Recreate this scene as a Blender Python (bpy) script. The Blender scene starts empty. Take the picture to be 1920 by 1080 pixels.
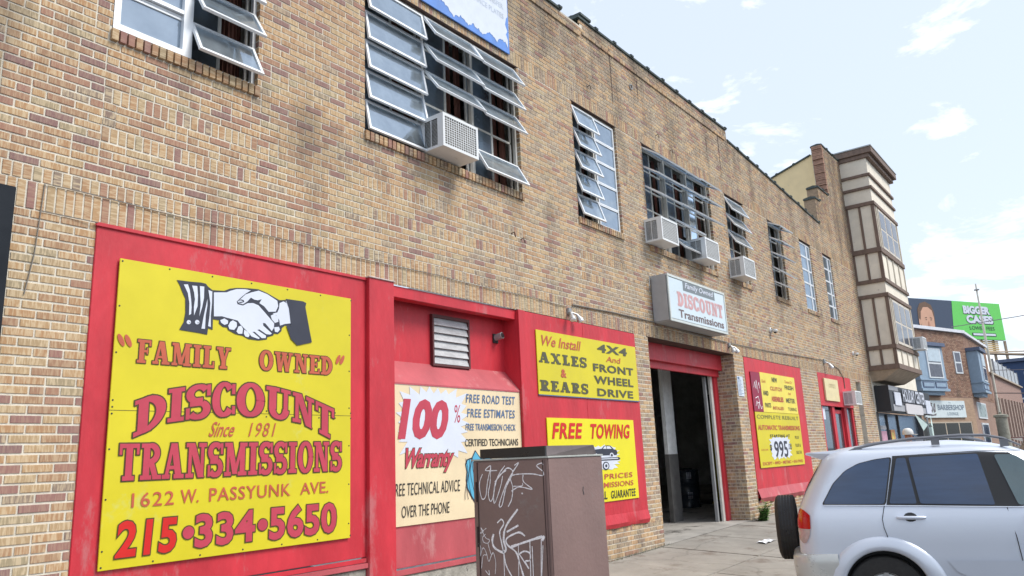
import bpy, bmesh, math, random
from mathutils import Vector, Matrix
random.seed(7)
sc = bpy.context.scene
COL = sc.collection
rad = math.radians

# ------------------------------------------------------------------ camera
YAW, PITCH, ROLL = 0.654864, 0.223497, -0.0447087
CAMP = Vector((0.0, -5.919, 0.0))
Fv = Vector((math.cos(YAW)*math.cos(PITCH), math.sin(YAW)*math.cos(PITCH), math.sin(PITCH)))
R0 = Vector((math.sin(YAW), -math.cos(YAW), 0)); U0 = R0.cross(Fv)
Rv = R0*math.cos(ROLL) + U0*math.sin(ROLL); Uv = Rv.cross(Fv)
cam = bpy.data.cameras.new('camera'); co = bpy.data.objects.new('camera', cam); COL.objects.link(co)
cam.sensor_width = 36; cam.lens = 1432.18/1920*36; cam.clip_start = 0.05; cam.clip_end = 3000
m4 = Matrix((( Rv.x, Uv.x, -Fv.x, CAMP.x), (Rv.y, Uv.y, -Fv.y, CAMP.y), (Rv.z, Uv.z, -Fv.z, CAMP.z), (0, 0, 0, 1)))
co.matrix_world = m4
sc.camera = co

# ------------------------------------------------------------------ light
SUN_EL, SUN_AZ = 50.0, -66.0          # azimuth measured from +X, anticlockwise
wd = bpy.data.worlds.new('World'); sc.world = wd; wd.use_nodes = True
nt = wd.node_tree; nt.nodes.clear()
def wn(t, **k):
    n = nt.nodes.new(t)
    for a, b in k.items(): setattr(n, a, b)
    return n
out = wn('ShaderNodeOutputWorld'); bg = wn('ShaderNodeBackground'); bg.inputs['Strength'].default_value = 0.15
sky = wn('ShaderNodeTexSky', sky_type='NISHITA', sun_disc=False)
sky.sun_elevation = rad(SUN_EL); sky.sun_rotation = rad(90-SUN_AZ); sky.air_density = 1.0; sky.dust_density = 1.2; sky.ozone_density = 1.0
tc = wn('ShaderNodeTexCoord'); mp = wn('ShaderNodeMapping'); mp.inputs['Rotation'].default_value = (0, 0, rad(25)); mp.inputs['Scale'].default_value = (1.0, 1.6, 4.2)
n1 = wn('ShaderNodeTexNoise'); n1.inputs['Scale'].default_value = 4.0; n1.inputs['Detail'].default_value = 9; n1.inputs['Roughness'].default_value = 0.6; n1.inputs['Distortion'].default_value = 0.35
cr = wn('ShaderNodeValToRGB'); cr.color_ramp.elements[0].position = 0.55; cr.color_ramp.elements[1].position = 0.70
veil = wn('ShaderNodeMixRGB'); veil.inputs[0].default_value = 0.74; veil.inputs[2].default_value = (4.75, 5.25, 6.0, 1)
cl = wn('ShaderNodeMixRGB'); cl.inputs[2].default_value = (7.4, 7.5, 7.6, 1)
L = nt.links.new
L(tc.outputs['Generated'], mp.inputs['Vector']); L(mp.outputs['Vector'], n1.inputs['Vector']); L(n1.outputs['Fac'], cr.inputs['Fac'])
L(sky.outputs['Color'], veil.inputs[1]); L(veil.outputs['Color'], cl.inputs[1]); L(cr.outputs['Color'], cl.inputs[0])
L(cl.outputs['Color'], bg.inputs['Color']); L(bg.outputs['Background'], out.inputs['Surface'])
sd = bpy.data.lights.new('sun', 'SUN'); sd.energy = 2.5; sd.angle = rad(24); sd.color = (1, 0.95, 0.87)
so = bpy.data.objects.new('sun', sd); COL.objects.link(so)
sv = Vector((math.cos(rad(SUN_AZ))*math.cos(rad(SUN_EL)), math.sin(rad(SUN_AZ))*math.cos(rad(SUN_EL)), math.sin(rad(SUN_EL))))
so.rotation_euler = sv.to_track_quat('Z', 'Y').to_euler(); so.location = (0, -20, 40)
vs = sc.view_settings; vs.view_transform = 'Standard'; vs.look = 'None'; vs.gamma = 1; vs.exposure = 0.42
try: vs.use_curve_mapping = False
except Exception: pass
sc.render.engine = 'CYCLES'
sc.cycles.max_bounces = 8; sc.cycles.transparent_max_bounces = 16

# ------------------------------------------------------------------ materials
MATS = {}
def mat(name, col, rough=0.6, metal=0.0, var=0.12, vs_=6.0, bump=0.0, bscale=60.0, spec=0.5, stretch=None, dirt=None, coat=0.0):
    """plain surface: colour broken up by two noises (wear), fine bump"""
    if name in MATS: return MATS[name]
    m = bpy.data.materials.new(name); m.use_nodes = True; t = m.node_tree; b = t.nodes['Principled BSDF']
    b.inputs['Roughness'].default_value = rough; b.inputs['Metallic'].default_value = metal
    b.inputs['Specular IOR Level'].default_value = spec
    if coat: b.inputs['Coat Weight'].default_value = coat; b.inputs['Coat Roughness'].default_value = 0.12
    g = t.nodes.new('ShaderNodeNewGeometry'); mpn = t.nodes.new('ShaderNodeMapping')
    if stretch: mpn.inputs['Scale'].default_value = stretch
    t.links.new(g.outputs['Position'], mpn.inputs['Vector'])
    n = t.nodes.new('ShaderNodeTexNoise'); n.inputs['Scale'].default_value = vs_; n.inputs['Detail'].default_value = 7; n.inputs['Roughness'].default_value = 0.65
    t.links.new(mpn.outputs['Vector'], n.inputs['Vector'])
    r = t.nodes.new('ShaderNodeMapRange'); r.inputs['From Min'].default_value = 0.3; r.inputs['From Max'].default_value = 0.7
    r.inputs['To Min'].default_value = 1-var; r.inputs['To Max'].default_value = 1+var
    t.links.new(n.outputs['Fac'], r.inputs['Value'])
    mx = t.nodes.new('ShaderNodeVectorMath'); mx.operation = 'SCALE'; mx.inputs[0].default_value = col
    t.links.new(r.outputs['Result'], mx.inputs['Scale'])
    last = mx.outputs['Vector']
    if dirt:
        dc, dpos, dscale = dirt
        n3 = t.nodes.new('ShaderNodeTexNoise'); n3.inputs['Scale'].default_value = dscale; n3.inputs['Detail'].default_value = 9; n3.inputs['Roughness'].default_value = 0.75
        t.links.new(mpn.outputs['Vector'], n3.inputs['Vector'])
        r3 = t.nodes.new('ShaderNodeMapRange'); r3.inputs['From Min'].default_value = dpos; r3.inputs['From Max'].default_value = dpos+0.09
        t.links.new(n3.outputs['Fac'], r3.inputs['Value'])
        mm = t.nodes.new('ShaderNodeMixRGB'); mm.inputs[2].default_value = (*dc, 1)
        t.links.new(r3.outputs['Result'], mm.inputs[0]); t.links.new(last, mm.inputs[1]); last = mm.outputs['Color']
    t.links.new(last, b.inputs['Base Color'])
    r2 = t.nodes.new('ShaderNodeMapRange'); r2.inputs['To Min'].default_value = max(0.02, rough-0.12); r2.inputs['To Max'].default_value = min(1, rough+0.12)
    t.links.new(n.outputs['Fac'], r2.inputs['Value']); t.links.new(r2.outputs['Result'], b.inputs['Roughness'])
    if bump:
        n2 = t.nodes.new('ShaderNodeTexNoise'); n2.inputs['Scale'].default_value = bscale; n2.inputs['Detail'].default_value = 6
        t.links.new(mpn.outputs['Vector'], n2.inputs['Vector'])
        bp = t.nodes.new('ShaderNodeBump'); bp.inputs['Strength'].default_value = bump; bp.inputs['Distance'].default_value = 0.01
        t.links.new(n2.outputs['Fac'], bp.inputs['Height']); t.links.new(bp.outputs['Normal'], b.inputs['Normal'])
    MATS[name] = m
    return m

def glass(name, tint=(0.75, 0.83, 0.86), ior=1.5, dirty=0.10):
    m = bpy.data.materials.new(name); m.use_nodes = True; t = m.node_tree; t.nodes.clear()
    o = t.nodes.new('ShaderNodeOutputMaterial'); tr = t.nodes.new('ShaderNodeBsdfTransparent'); tr.inputs['Color'].default_value = (*tint, 1)
    gl = t.nodes.new('ShaderNodeBsdfGlossy'); gl.inputs['Roughness'].default_value = 0.03 if ior > 1.55 else 0.2; gl.inputs['Color'].default_value = (0.70, 0.84, 1, 1)  # blue of a reflected sky put into the gloss colour
    dd = t.nodes.new('ShaderNodeBsdfDiffuse'); dd.inputs['Color'].default_value = (0.60, 0.70, 0.78, 1); tl_ = t.nodes.new('ShaderNodeBsdfTranslucent'); tl_.inputs['Color'].default_value = (0.62, 0.72, 0.80, 1)
    df = t.nodes.new('ShaderNodeMixShader'); df.inputs[0].default_value = 0.6; t.links.new(dd.outputs[0], df.inputs[1]); t.links.new(tl_.outputs[0], df.inputs[2])
    fr = t.nodes.new('ShaderNodeFresnel'); fr.inputs['IOR'].default_value = ior
    g = t.nodes.new('ShaderNodeNewGeometry'); nz = t.nodes.new('ShaderNodeTexNoise'); nz.inputs['Scale'].default_value = 4; nz.inputs['Detail'].default_value = 8
    t.links.new(g.outputs['Position'], nz.inputs['Vector'])
    mr = t.nodes.new('ShaderNodeMapRange'); mr.inputs['To Min'].default_value = dirty*0.3; mr.inputs['To Max'].default_value = dirty*2.2
    t.links.new(nz.outputs['Fac'], mr.inputs['Value'])
    m1 = t.nodes.new('ShaderNodeMixShader'); m2 = t.nodes.new('ShaderNodeMixShader')
    t.links.new(mr.outputs['Result'], m1.inputs[0]); t.links.new(tr.outputs[0], m1.inputs[1]); t.links.new(df.outputs[0], m1.inputs[2])
    t.links.new(fr.outputs[0], m2.inputs[0]); t.links.new(m1.outputs[0], m2.inputs[1]); t.links.new(gl.outputs[0], m2.inputs[2])
    t.links.new(m2.outputs[0], o.inputs['Surface'])
    MATS[name] = m
    return m

def brick_mat(name, ramp, streak, streak_amt=0.5, from_attr=True):
    m = bpy.data.materials.new(name); m.use_nodes = True; t = m.node_tree; b = t.nodes['Principled BSDF']; N = t.nodes.new; K = t.links.new
    b.inputs['Roughness'].default_value = 0.85; b.inputs['Specular IOR Level'].default_value = 0.25
    a = N('ShaderNodeAttribute'); a.attribute_name = 'rnd'; a2 = N('ShaderNodeAttribute'); a2.attribute_name = 'ori'
    cr = N('ShaderNodeValToRGB'); cr.color_ramp.interpolation = 'LINEAR'
    el = cr.color_ramp.elements
    while len(el) > 1: el.remove(el[-1])
    el[0].position = ramp[0][0]; el[0].color = (*ramp[0][1], 1)
    for p, c in ramp[1:]:
        e = el.new(p); e.color = (*c, 1)
    K(a.outputs['Fac'], cr.inputs['Fac'])
    g = N('ShaderNodeNewGeometry')
    def streaks(sx, sz):
        mp_ = N('ShaderNodeMapping'); mp_.inputs['Scale'].default_value = (sx, 20, sz); K(g.outputs['Position'], mp_.inputs['Vector'])
        n = N('ShaderNodeTexNoise'); n.inputs['Scale'].default_value = 1.0; n.inputs['Detail'].default_value = 3; n.inputs['Roughness'].default_value = 0.6
        K(mp_.outputs['Vector'], n.inputs['Vector']); return n.outputs['Fac']
    sA = streaks(62, 9); sB = streaks(9, 62)
    mixs = N('ShaderNodeMix'); mixs.data_type = 'FLOAT'; K(a2.outputs['Fac'], mixs.inputs[0]); K(sA, mixs.inputs[2]); K(sB, mixs.inputs[3])
    mr = N('ShaderNodeMapRange'); mr.inputs['From Min'].default_value = 0.44; mr.inputs['From Max'].default_value = 0.58; K(mixs.outputs[0], mr.inputs['Value'])
    am = N('ShaderNodeMapRange'); am.inputs['From Min'].default_value = 0.22; am.inputs['From Max'].default_value = 0.5; am.inputs['To Min'].default_value = 0.16; am.inputs['To Max'].default_value = streak_amt
    K(a.outputs['Fac'], am.inputs['Value'])
    mu = N('ShaderNodeMath'); mu.operation = 'MULTIPLY'; K(mr.outputs['Result'], mu.inputs[0]); K(am.outputs['Result'], mu.inputs[1])
    mc = N('ShaderNodeMixRGB'); mc.inputs[2].default_value = (*streak, 1); K(mu.outputs[0], mc.inputs[0]); K(cr.outputs['Color'], mc.inputs[1])
    # soot and wash stains over the wall
    last = stain(t, g, mc.outputs['Color'])
    K(last, b.inputs['Base Color'])
    bp = N('ShaderNodeBump'); bp.inputs['Strength'].default_value = 0.55; bp.inputs['Distance'].default_value = 0.004
    K(mixs.outputs[0], bp.inputs['Height']); K(bp.outputs['Normal'], b.inputs['Normal'])
    MATS[name] = m
    return m

def stain(t, g, colsock):
    N = t.nodes.new; K = t.links.new
    mp_ = N('ShaderNodeMapping'); mp_.inputs['Scale'].default_value = (1.5, 1, 0.42); K(g.outputs['Position'], mp_.inputs['Vector'])
    n = N('ShaderNodeTexNoise'); n.inputs['Scale'].default_value = 1.25; n.inputs['Detail'].default_value = 8; n.inputs['Roughness'].default_value = 0.62; K(mp_.outputs['Vector'], n.inputs['Vector'])
    sx = N('ShaderNodeSeparateXYZ'); K(g.outputs['Position'], sx.inputs[0])
    hz = N('ShaderNodeMapRange'); hz.inputs['From Min'].default_value = 4.6; hz.inputs['From Max'].default_value = 7.0; hz.inputs['To Min'].default_value = 0.0; hz.inputs['To Max'].default_value = 0.17; K(sx.outputs['Z'], hz.inputs['Value'])
    lo = N('ShaderNodeMapRange'); lo.inputs['From Min'].default_value = -0.9; lo.inputs['From Max'].default_value = -1.4; lo.inputs['To Min'].default_value = 0.0; lo.inputs['To Max'].default_value = 0.13; K(sx.outputs['Z'], lo.inputs['Value'])
    sl = N('ShaderNodeMapRange'); sl.inputs['From Min'].default_value = 2.7; sl.inputs['From Max'].default_value = 3.5; sl.inputs['To Min'].default_value = 0.0; sl.inputs['To Max'].default_value = 0.10; K(sx.outputs['Z'], sl.inputs['Value'])
    s2 = N('ShaderNodeMapRange'); s2.inputs['From Min'].default_value = 3.5; s2.inputs['From Max'].default_value = 3.7; s2.inputs['To Min'].default_value = 1.0; s2.inputs['To Max'].default_value = 0.0; K(sx.outputs['Z'], s2.inputs['Value'])
    s3 = N('ShaderNodeMath'); s3.operation = 'MULTIPLY'; K(sl.outputs['Result'], s3.inputs[0]); K(s2.outputs['Result'], s3.inputs[1])
    hz2 = N('ShaderNodeMath'); hz2.operation = 'ADD'; K(hz.outputs['Result'], hz2.inputs[0]); K(s3.outputs[0], hz2.inputs[1])
    ad = N('ShaderNodeMath'); ad.operation = 'ADD'; K(n.outputs['Fac'], ad.inputs[0]); K(hz2.outputs[0], ad.inputs[1])
    ad2 = N('ShaderNodeMath'); ad2.operation = 'ADD'; K(ad.outputs[0], ad2.inputs[0]); K(lo.outputs['Result'], ad2.inputs[1])
    mr = N('ShaderNodeMapRange'); mr.inputs['From Min'].default_value = 0.56; mr.inputs['From Max'].default_value = 0.84; mr.inputs['To Max'].default_value = 0.8; K(ad2.outputs[0], mr.inputs['Value'])
    mm = N('ShaderNodeMixRGB'); mm.inputs[2].default_value = (0.115, 0.09, 0.072, 1); K(mr.outputs['Result'], mm.inputs[0]); K(colsock, mm.inputs[1])
    return mm.outputs['Color']

RAMP = [(0.0, (0.25, 0.15, 0.14)), (0.12, (0.31, 0.165, 0.14)), (0.24, (0.36, 0.195, 0.14)), (0.34, (0.35, 0.21, 0.13)), (0.5, (0.43, 0.25, 0.132)), (0.66, (0.46, 0.295, 0.16)), (0.8, (0.42, 0.30, 0.175)), (0.86, (0.33, 0.275, 0.18)), (0.90, (0.25, 0.19, 0.15)), (0.95, (0.30, 0.225, 0.17)), (1.0, (0.24, 0.165, 0.135))]
brick_mat('brick_face', RAMP, (0.66, 0.53, 0.35), 0.62)
brick_mat('red_brick_face', [(0, (0.20, 0.12, 0.09)), (0.4, (0.31, 0.18, 0.13)), (0.8, (0.38, 0.25, 0.18)), (1, (0.28, 0.18, 0.15))], (0.36, 0.25, 0.18), 0.25)
def mortar_mat():
    m = mat('mortar', (0.70, 0.65, 0.55), 0.95, var=0.16, vs_=9, bump=0.5, bscale=220)
    t = m.node_tree; b = t.nodes['Principled BSDF']; lk = b.inputs['Base Color'].links[0]; s = lk.from_socket
    g = [n for n in t.nodes if n.bl_idname == 'ShaderNodeNewGeometry'][0]
    t.links.new(stain(t, g, s), b.inputs['Base Color'])
    return m
mortar_mat()
RED = mat('red_paint', (0.54, 0.030, 0.046), 0.5, var=0.2, vs_=2.6, bump=0.6, bscale=18, spec=0.45, stretch=(1, 1, 0.35), dirt=((0.50, 0.13, 0.14), 0.57, 1.9))
REDP = mat('faded_red_paint', (0.46, 0.085, 0.10), 0.55, var=0.18, vs_=2, bump=0.4, bscale=24, stretch=(1, 1, 0.4), dirt=((0.50, 0.20, 0.20), 0.57, 2.4))
YEL = mat('yellow_paint', (0.65, 0.56, 0.016), 0.42, var=0.08, vs_=1.1, bump=0.2, bscale=5, dirt=((0.60, 0.58, 0.12), 0.60, 1.9))
YEL2 = mat('bright_yellow_paint', (0.76, 0.68, 0.012), 0.42, var=0.04, vs_=1.4)
YEL3 = mat('pale_yellow_paint', (0.78, 0.66, 0.10), 0.5, var=0.09, vs_=3)
LRED = mat('lettering_rose', (0.50, 0.05, 0.085), 0.45, var=0.12, vs_=4)
LRED2 = mat('lettering_red', (0.60, 0.015, 0.012), 0.45, var=0.08, vs_=5)
LORG = mat('lettering_brick_red', (0.50, 0.10, 0.05), 0.5, var=0.08, vs_=5)
LBLK = mat('lettering_black', (0.035, 0.033, 0.03), 0.5, var=0.2, vs_=6)
LOUT = mat('lettering_outline', (0.075, 0.05, 0.012), 0.5, var=0.2, vs_=6)
LGRN = mat('lettering_faded_black', (0.085, 0.085, 0.045), 0.5, var=0.2, vs_=6)
LBLU = mat('lettering_blue', (0.08, 0.15, 0.30), 0.5, var=0.15, vs_=5)
NAVY = mat('ink_navy', (0.030, 0.034, 0.055), 0.5, var=0.15, vs_=5)
PALE = mat('print_white', (0.66, 0.70, 0.80), 0.45, var=0.05, vs_=3)
CREAM = mat('cream_sign_board', (0.78, 0.64, 0.42), 0.45, var=0.08, vs_=1.6, bump=0.15, bscale=6, dirt=((0.72, 0.64, 0.5), 0.62, 2))
ALU = mat('white_window_metal', (0.80, 0.83, 0.86), 0.35, var=0.05, vs_=8, metal=0.1)
CRM = mat('cream_window_paint', (0.78, 0.76, 0.70), 0.55, var=0.12, vs_=8)
WHT = mat('white_enamel', (0.74, 0.76, 0.77), 0.35, var=0.06, vs_=5, dirt=((0.5, 0.48, 0.42), 0.66, 4))
GRY = mat('grey_metal', (0.30, 0.31, 0.32), 0.5, var=0.15, vs_=8)
DRK = mat('dark_metal', (0.03, 0.032, 0.035), 0.45, var=0.2, vs_=8)
BLKP = mat('black_plastic', (0.018, 0.018, 0.02), 0.3, var=0.15, vs_=5)
COIL = mat('condenser_fins', (0.22, 0.21, 0.19), 0.6, var=0.35, vs_=40)
COP = mat('green_glazed_coping', (0.045, 0.062, 0.056), 0.45, var=0.45, vs_=5, bump=0.5, bscale=30, dirt=((0.16, 0.15, 0.12), 0.60, 6))
CONC = mat('concrete', (0.30, 0.28, 0.25), 0.9, var=0.2, vs_=1.6, bump=0.5, bscale=70, dirt=((0.20, 0.17, 0.145), 0.54, 1.4))
CONC2 = mat('rough_stone_base', (0.33, 0.31, 0.27), 0.95, var=0.4, vs_=7, bump=0.8, bscale=40, dirt=((0.1, 0.09, 0.085), 0.56, 5))
def cracks(m, sc_, amt):
    t = m.node_tree; b = t.nodes['Principled BSDF']; s0 = b.inputs['Base Color'].links[0].from_socket; g = [n for n in t.nodes if n.bl_idname == 'ShaderNodeNewGeometry'][0]
    nz = t.nodes.new('ShaderNodeTexNoise'); nz.inputs['Scale'].default_value = 2.5; nz.inputs['Detail'].default_value = 6; t.links.new(g.outputs['Position'], nz.inputs['Vector'])
    ad = t.nodes.new('ShaderNodeMixRGB'); ad.blend_type = 'ADD'; ad.inputs[0].default_value = .5; t.links.new(g.outputs['Position'], ad.inputs[1]); t.links.new(nz.outputs['Color'], ad.inputs[2])
    v = t.nodes.new('ShaderNodeTexVoronoi'); v.feature = 'DISTANCE_TO_EDGE'; v.inputs['Scale'].default_value = sc_; t.links.new(ad.outputs[0], v.inputs['Vector'])
    r_ = t.nodes.new('ShaderNodeMapRange'); r_.inputs['From Min'].default_value = 0.0; r_.inputs['From Max'].default_value = 0.012; r_.inputs['To Min'].default_value = amt; r_.inputs['To Max'].default_value = 0; t.links.new(v.outputs['Distance'], r_.inputs['Value'])
    mm = t.nodes.new('ShaderNodeMixRGB'); mm.inputs[2].default_value = (.06, .055, .05, 1); t.links.new(r_.outputs[0], mm.inputs[0]); t.links.new(s0, mm.inputs[1]); t.links.new(mm.outputs[0], b.inputs['Base Color'])
cracks(CONC, .38, .3)
ASPH = mat('asphalt', (0.055, 0.055, 0.057), 0.9, var=0.2, vs_=3, bump=0.5, bscale=120)
BROWN = mat('brown_cabinet_paint', (0.225, 0.145, 0.130), 0.5, var=0.16, vs_=1.8, bump=0.2, bscale=40, dirt=((0.25, 0.215, 0.205), 0.58, 2.0))
CHALK = mat('white_marker', (0.88, 0.84, 0.86), 0.8, var=0.25, vs_=60)
GL = glass('window_glass', (0.66, 0.76, 0.84), 3.8, 0.52)
GLO = glass('old_window_glass', (0.5, 0.56, 0.6), 1.9, 0.2)
GLC = glass('casement_glass', (0.70, 0.76, 0.80), 1.5, 0.3)
ROOM = mat('dark_interior', (0.26, 0.25, 0.24), 0.9, var=0.3, vs_=2)
CURT = mat('brown_curtain', (0.17, 0.07, 0.05), 0.9, var=0.3, vs_=18, stretch=(3, 3, 0.2))
BLIND = mat('grey_blind', (0.52, 0.57, 0.63), 0.8, var=0.2, vs_=9)

# ------------------------------------------------------------------ builders
class MB:
    def __init__(s): s.v = []; s.f = []; s.mi = []; s.at = []
    def add(s, vs, fs, mi=0, at=None):
        o = len(s.v); s.v += [tuple(p) for p in vs]
        for f in fs: s.f.append(tuple(i+o for i in f)); s.mi.append(mi); s.at.append(at)
        return s
    def box(s, x0, x1, y0, y1, z0, z1, mi=0, at=None, back=True):
        v = [(x0, y0, z0), (x1, y0, z0), (x1, y1, z0), (x0, y1, z0), (x0, y0, z1), (x1, y0, z1), (x1, y1, z1), (x0, y1, z1)]
        f = [(0, 1, 5, 4), (1, 2, 6, 5), (3, 0, 4, 7), (4, 5, 6, 7), (0, 3, 2, 1)]
        if back: f.append((2, 3, 7, 6))
        return s.add(v, f, mi, at)
    def quad(s, a, b, c, d, mi=0): return s.add([a, b, c, d], [(0, 1, 2, 3)], mi)
    def prism(s, poly, d, mi=0):
        """closed polygon (3d points, planar) extruded by vector d"""
        n = len(poly); d = Vector(d); p = [Vector(q) for q in poly]
        return s.add(p+[q+d for q in p], [tuple(range(n))[::-1], tuple(range(n, 2*n))]+[(i, (i+1) % n, n+(i+1) % n, n+i) for i in range(n)], mi)
    def tube(s, pts, r, n=8, mi=0, caps=True):
        pts = [Vector(p) for p in pts]; rr = r if isinstance(r, (list, tuple)) else [r]*len(pts); vs = []
        up = Vector((0, 0, 1)); prev = None
        for i, p in enumerate(pts):
            d = (pts[min(i+1, len(pts)-1)]-pts[max(i-1, 0)]).normalized()
            a = d.cross(up) if abs(d.dot(up)) < 0.97 else d.cross(Vector((1, 0, 0)))
            if prev is not None and a.dot(prev) < 0: a = -a
            a.normalize(); prev = a; b = d.cross(a)
            for k in range(n):
                t = 2*math.pi*k/n; vs.append(p+(a*math.cos(t)+b*math.sin(t))*rr[i])
        fs = [(i*n+k, i*n+(k+1) % n, (i+1)*n+(k+1) % n, (i+1)*n+k) for i in range(len(pts)-1) for k in range(n)]
        if caps: fs += [tuple(range(n))[::-1], tuple(range((len(pts)-1)*n, len(pts)*n))]
        return s.add(vs, fs, mi)
    def lathe(s, prof, c, axis='z', n=24, mi=0):
        vs = []
        for r, h in prof:
            for k in range(n):
                t = 2*math.pi*k/n; a, b = r*math.cos(t), r*math.sin(t)
                vs.append((c[0]+a, c[1]+b, c[2]+h) if axis == 'z' else ((c[0]+a, c[1]+h, c[2]+b) if axis == 'y' else (c[0]+h, c[1]+a, c[2]+b)))
        fs = [(i*n+k, i*n+(k+1) % n, (i+1)*n+(k+1) % n, (i+1)*n+k) for i in range(len(prof)-1) for k in range(n)]
        return s.add(vs, fs, mi)
    def build(s, name, mats, parent=None, smooth=False, bevel=0, attrs=False, sharp=35, loc=None, rotz=0):
        me = bpy.data.meshes.new(name); me.from_pydata(s.v, [], s.f)
        for m in (mats if isinstance(mats, (list, tuple)) else [mats]): me.materials.append(m)
        for p, k in zip(me.polygons, s.mi): p.material_index = k; p.use_smooth = smooth
        if attrs:
            a = me.attributes.new('rnd', 'FLOAT', 'FACE'); b = me.attributes.new('ori', 'FLOAT', 'FACE')
            a.data.foreach_set('value', [q[0] if q else 0.5 for q in s.at]); b.data.foreach_set('value', [q[1] if q else 0 for q in s.at])
        me.update()
        bm = bmesh.new(); bm.from_mesh(me)
        if not attrs: bmesh.ops.recalc_face_normals(bm, faces=bm.faces)
        if bevel: 
            bmesh.ops.remove_doubles(bm, verts=bm.verts, dist=1e-5)
            bmesh.ops.bevel(bm, geom=[e for e in bm.edges if len(e.link_faces) == 2 and e.calc_face_angle(0) > 0.6], offset=bevel, segments=2, affect='EDGES', clamp_overlap=True)
        bm.to_mesh(me); bm.free()
        if smooth: me.set_sharp_from_angle(angle=rad(sharp))
        o = bpy.data.objects.new(name, me); COL.objects.link(o)
        if parent is not None: o.parent = parent
        if loc: o.location = loc
        if rotz: o.rotation_euler.z = rotz
        return o

def tag(o, label=None, cat=None, group=None, kind=None):
    if label: o['label'] = label
    if cat: o['category'] = cat
    if group: o['group'] = group
    if kind: o['kind'] = kind
    return o
def thing(name, label, cat, loc=(0, 0, 0), rotz=0, group=None):
    o = bpy.data.objects.new(name, None); COL.objects.link(o); o.location = loc; o.rotation_euler.z = rotz; o.empty_display_size = 0.2
    return tag(o, label, cat, group)
def children(o): return [c for c in COL.objects if c.parent == o]
def copy_tree(o, parent=None):
    c = o.copy(); COL.objects.link(c)
    if parent is not None: c.parent = parent
    for ch in children(o): copy_tree(ch, c)
    return c
def rowmat(n): return n

# --------------------------------------------------------------- lettering
def text_bm(s, bold=0.0, spacing=1.0):
    cu = bpy.data.curves.new('lettering', 'FONT'); cu.body = s; cu.size = 1; cu.offset = bold; cu.resolution_u = 3; cu.space_character = spacing; cu.fill_mode = 'FRONT'
    o = bpy.data.objects.new('lettering', cu); COL.objects.link(o)
    dg = bpy.context.evaluated_depsgraph_get(); dg.update()
    me = bpy.data.meshes.new_from_object(o.evaluated_get(dg))
    v = [(p.co.x, p.co.y) for p in me.vertices]; f = [tuple(p.vertices) for p in me.polygons]
    COL.objects.unlink(o); bpy.data.objects.remove(o); bpy.data.curves.remove(cu); bpy.data.meshes.remove(me)
    return v, f
FR = dict(o=Vector((0, 0, 0)), u=Vector((1, 0, 0)), n=Vector((0, -1, 0)))
def put(v, f, fn, fr, d, name, m, parent):
    """flat print: 2d points -> the sign's plane, d metres proud"""
    mb = MB(); P = [fr['o']+fr['u']*fn(x, y)[0]+Vector((0, 0, 1))*fn(x, y)[1] for x, y in v]
    for i, q in enumerate(f):                # bold outlines cross themselves: each face a hair apart
        e = fr['n']*(d+1.5e-5*(i % 29)); mb.add([P[j]+e for j in q], [tuple(range(len(q)))])
    return mb.build(name, m, parent)
def text(s, x0, x1, z0, z1, m, parent, fr=FR, d=0.004, bold=0.0, shear=0.0, spacing=1.0, outline=None, ow=0.02, warp=None, name='lettering'):
    v, f = text_bm(s, bold, spacing)
    bx0 = min(p[0] for p in v); bx1 = max(p[0] for p in v); bz0 = min(p[1] for p in v); bz1 = max(p[1] for p in v)
    W = x1-x0-abs(shear)*(z1-z0); H = z1-z0
    def fn(x, y):
        u = (x-bx0)/(bx1-bx0); w = (y-bz0)/(bz1-bz0)
        X = x0+u*W+shear*w*H; Z = z0+w*H
        return warp(X, Z) if warp else (X, Z)
    if outline:
        v2, f2 = text_bm(s, bold+ow, spacing)
        put(v2, f2, fn, fr, d-0.0012, name+'_outline', outline, parent)
    return put(v, f, fn, fr, d, name, m, parent)

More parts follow.
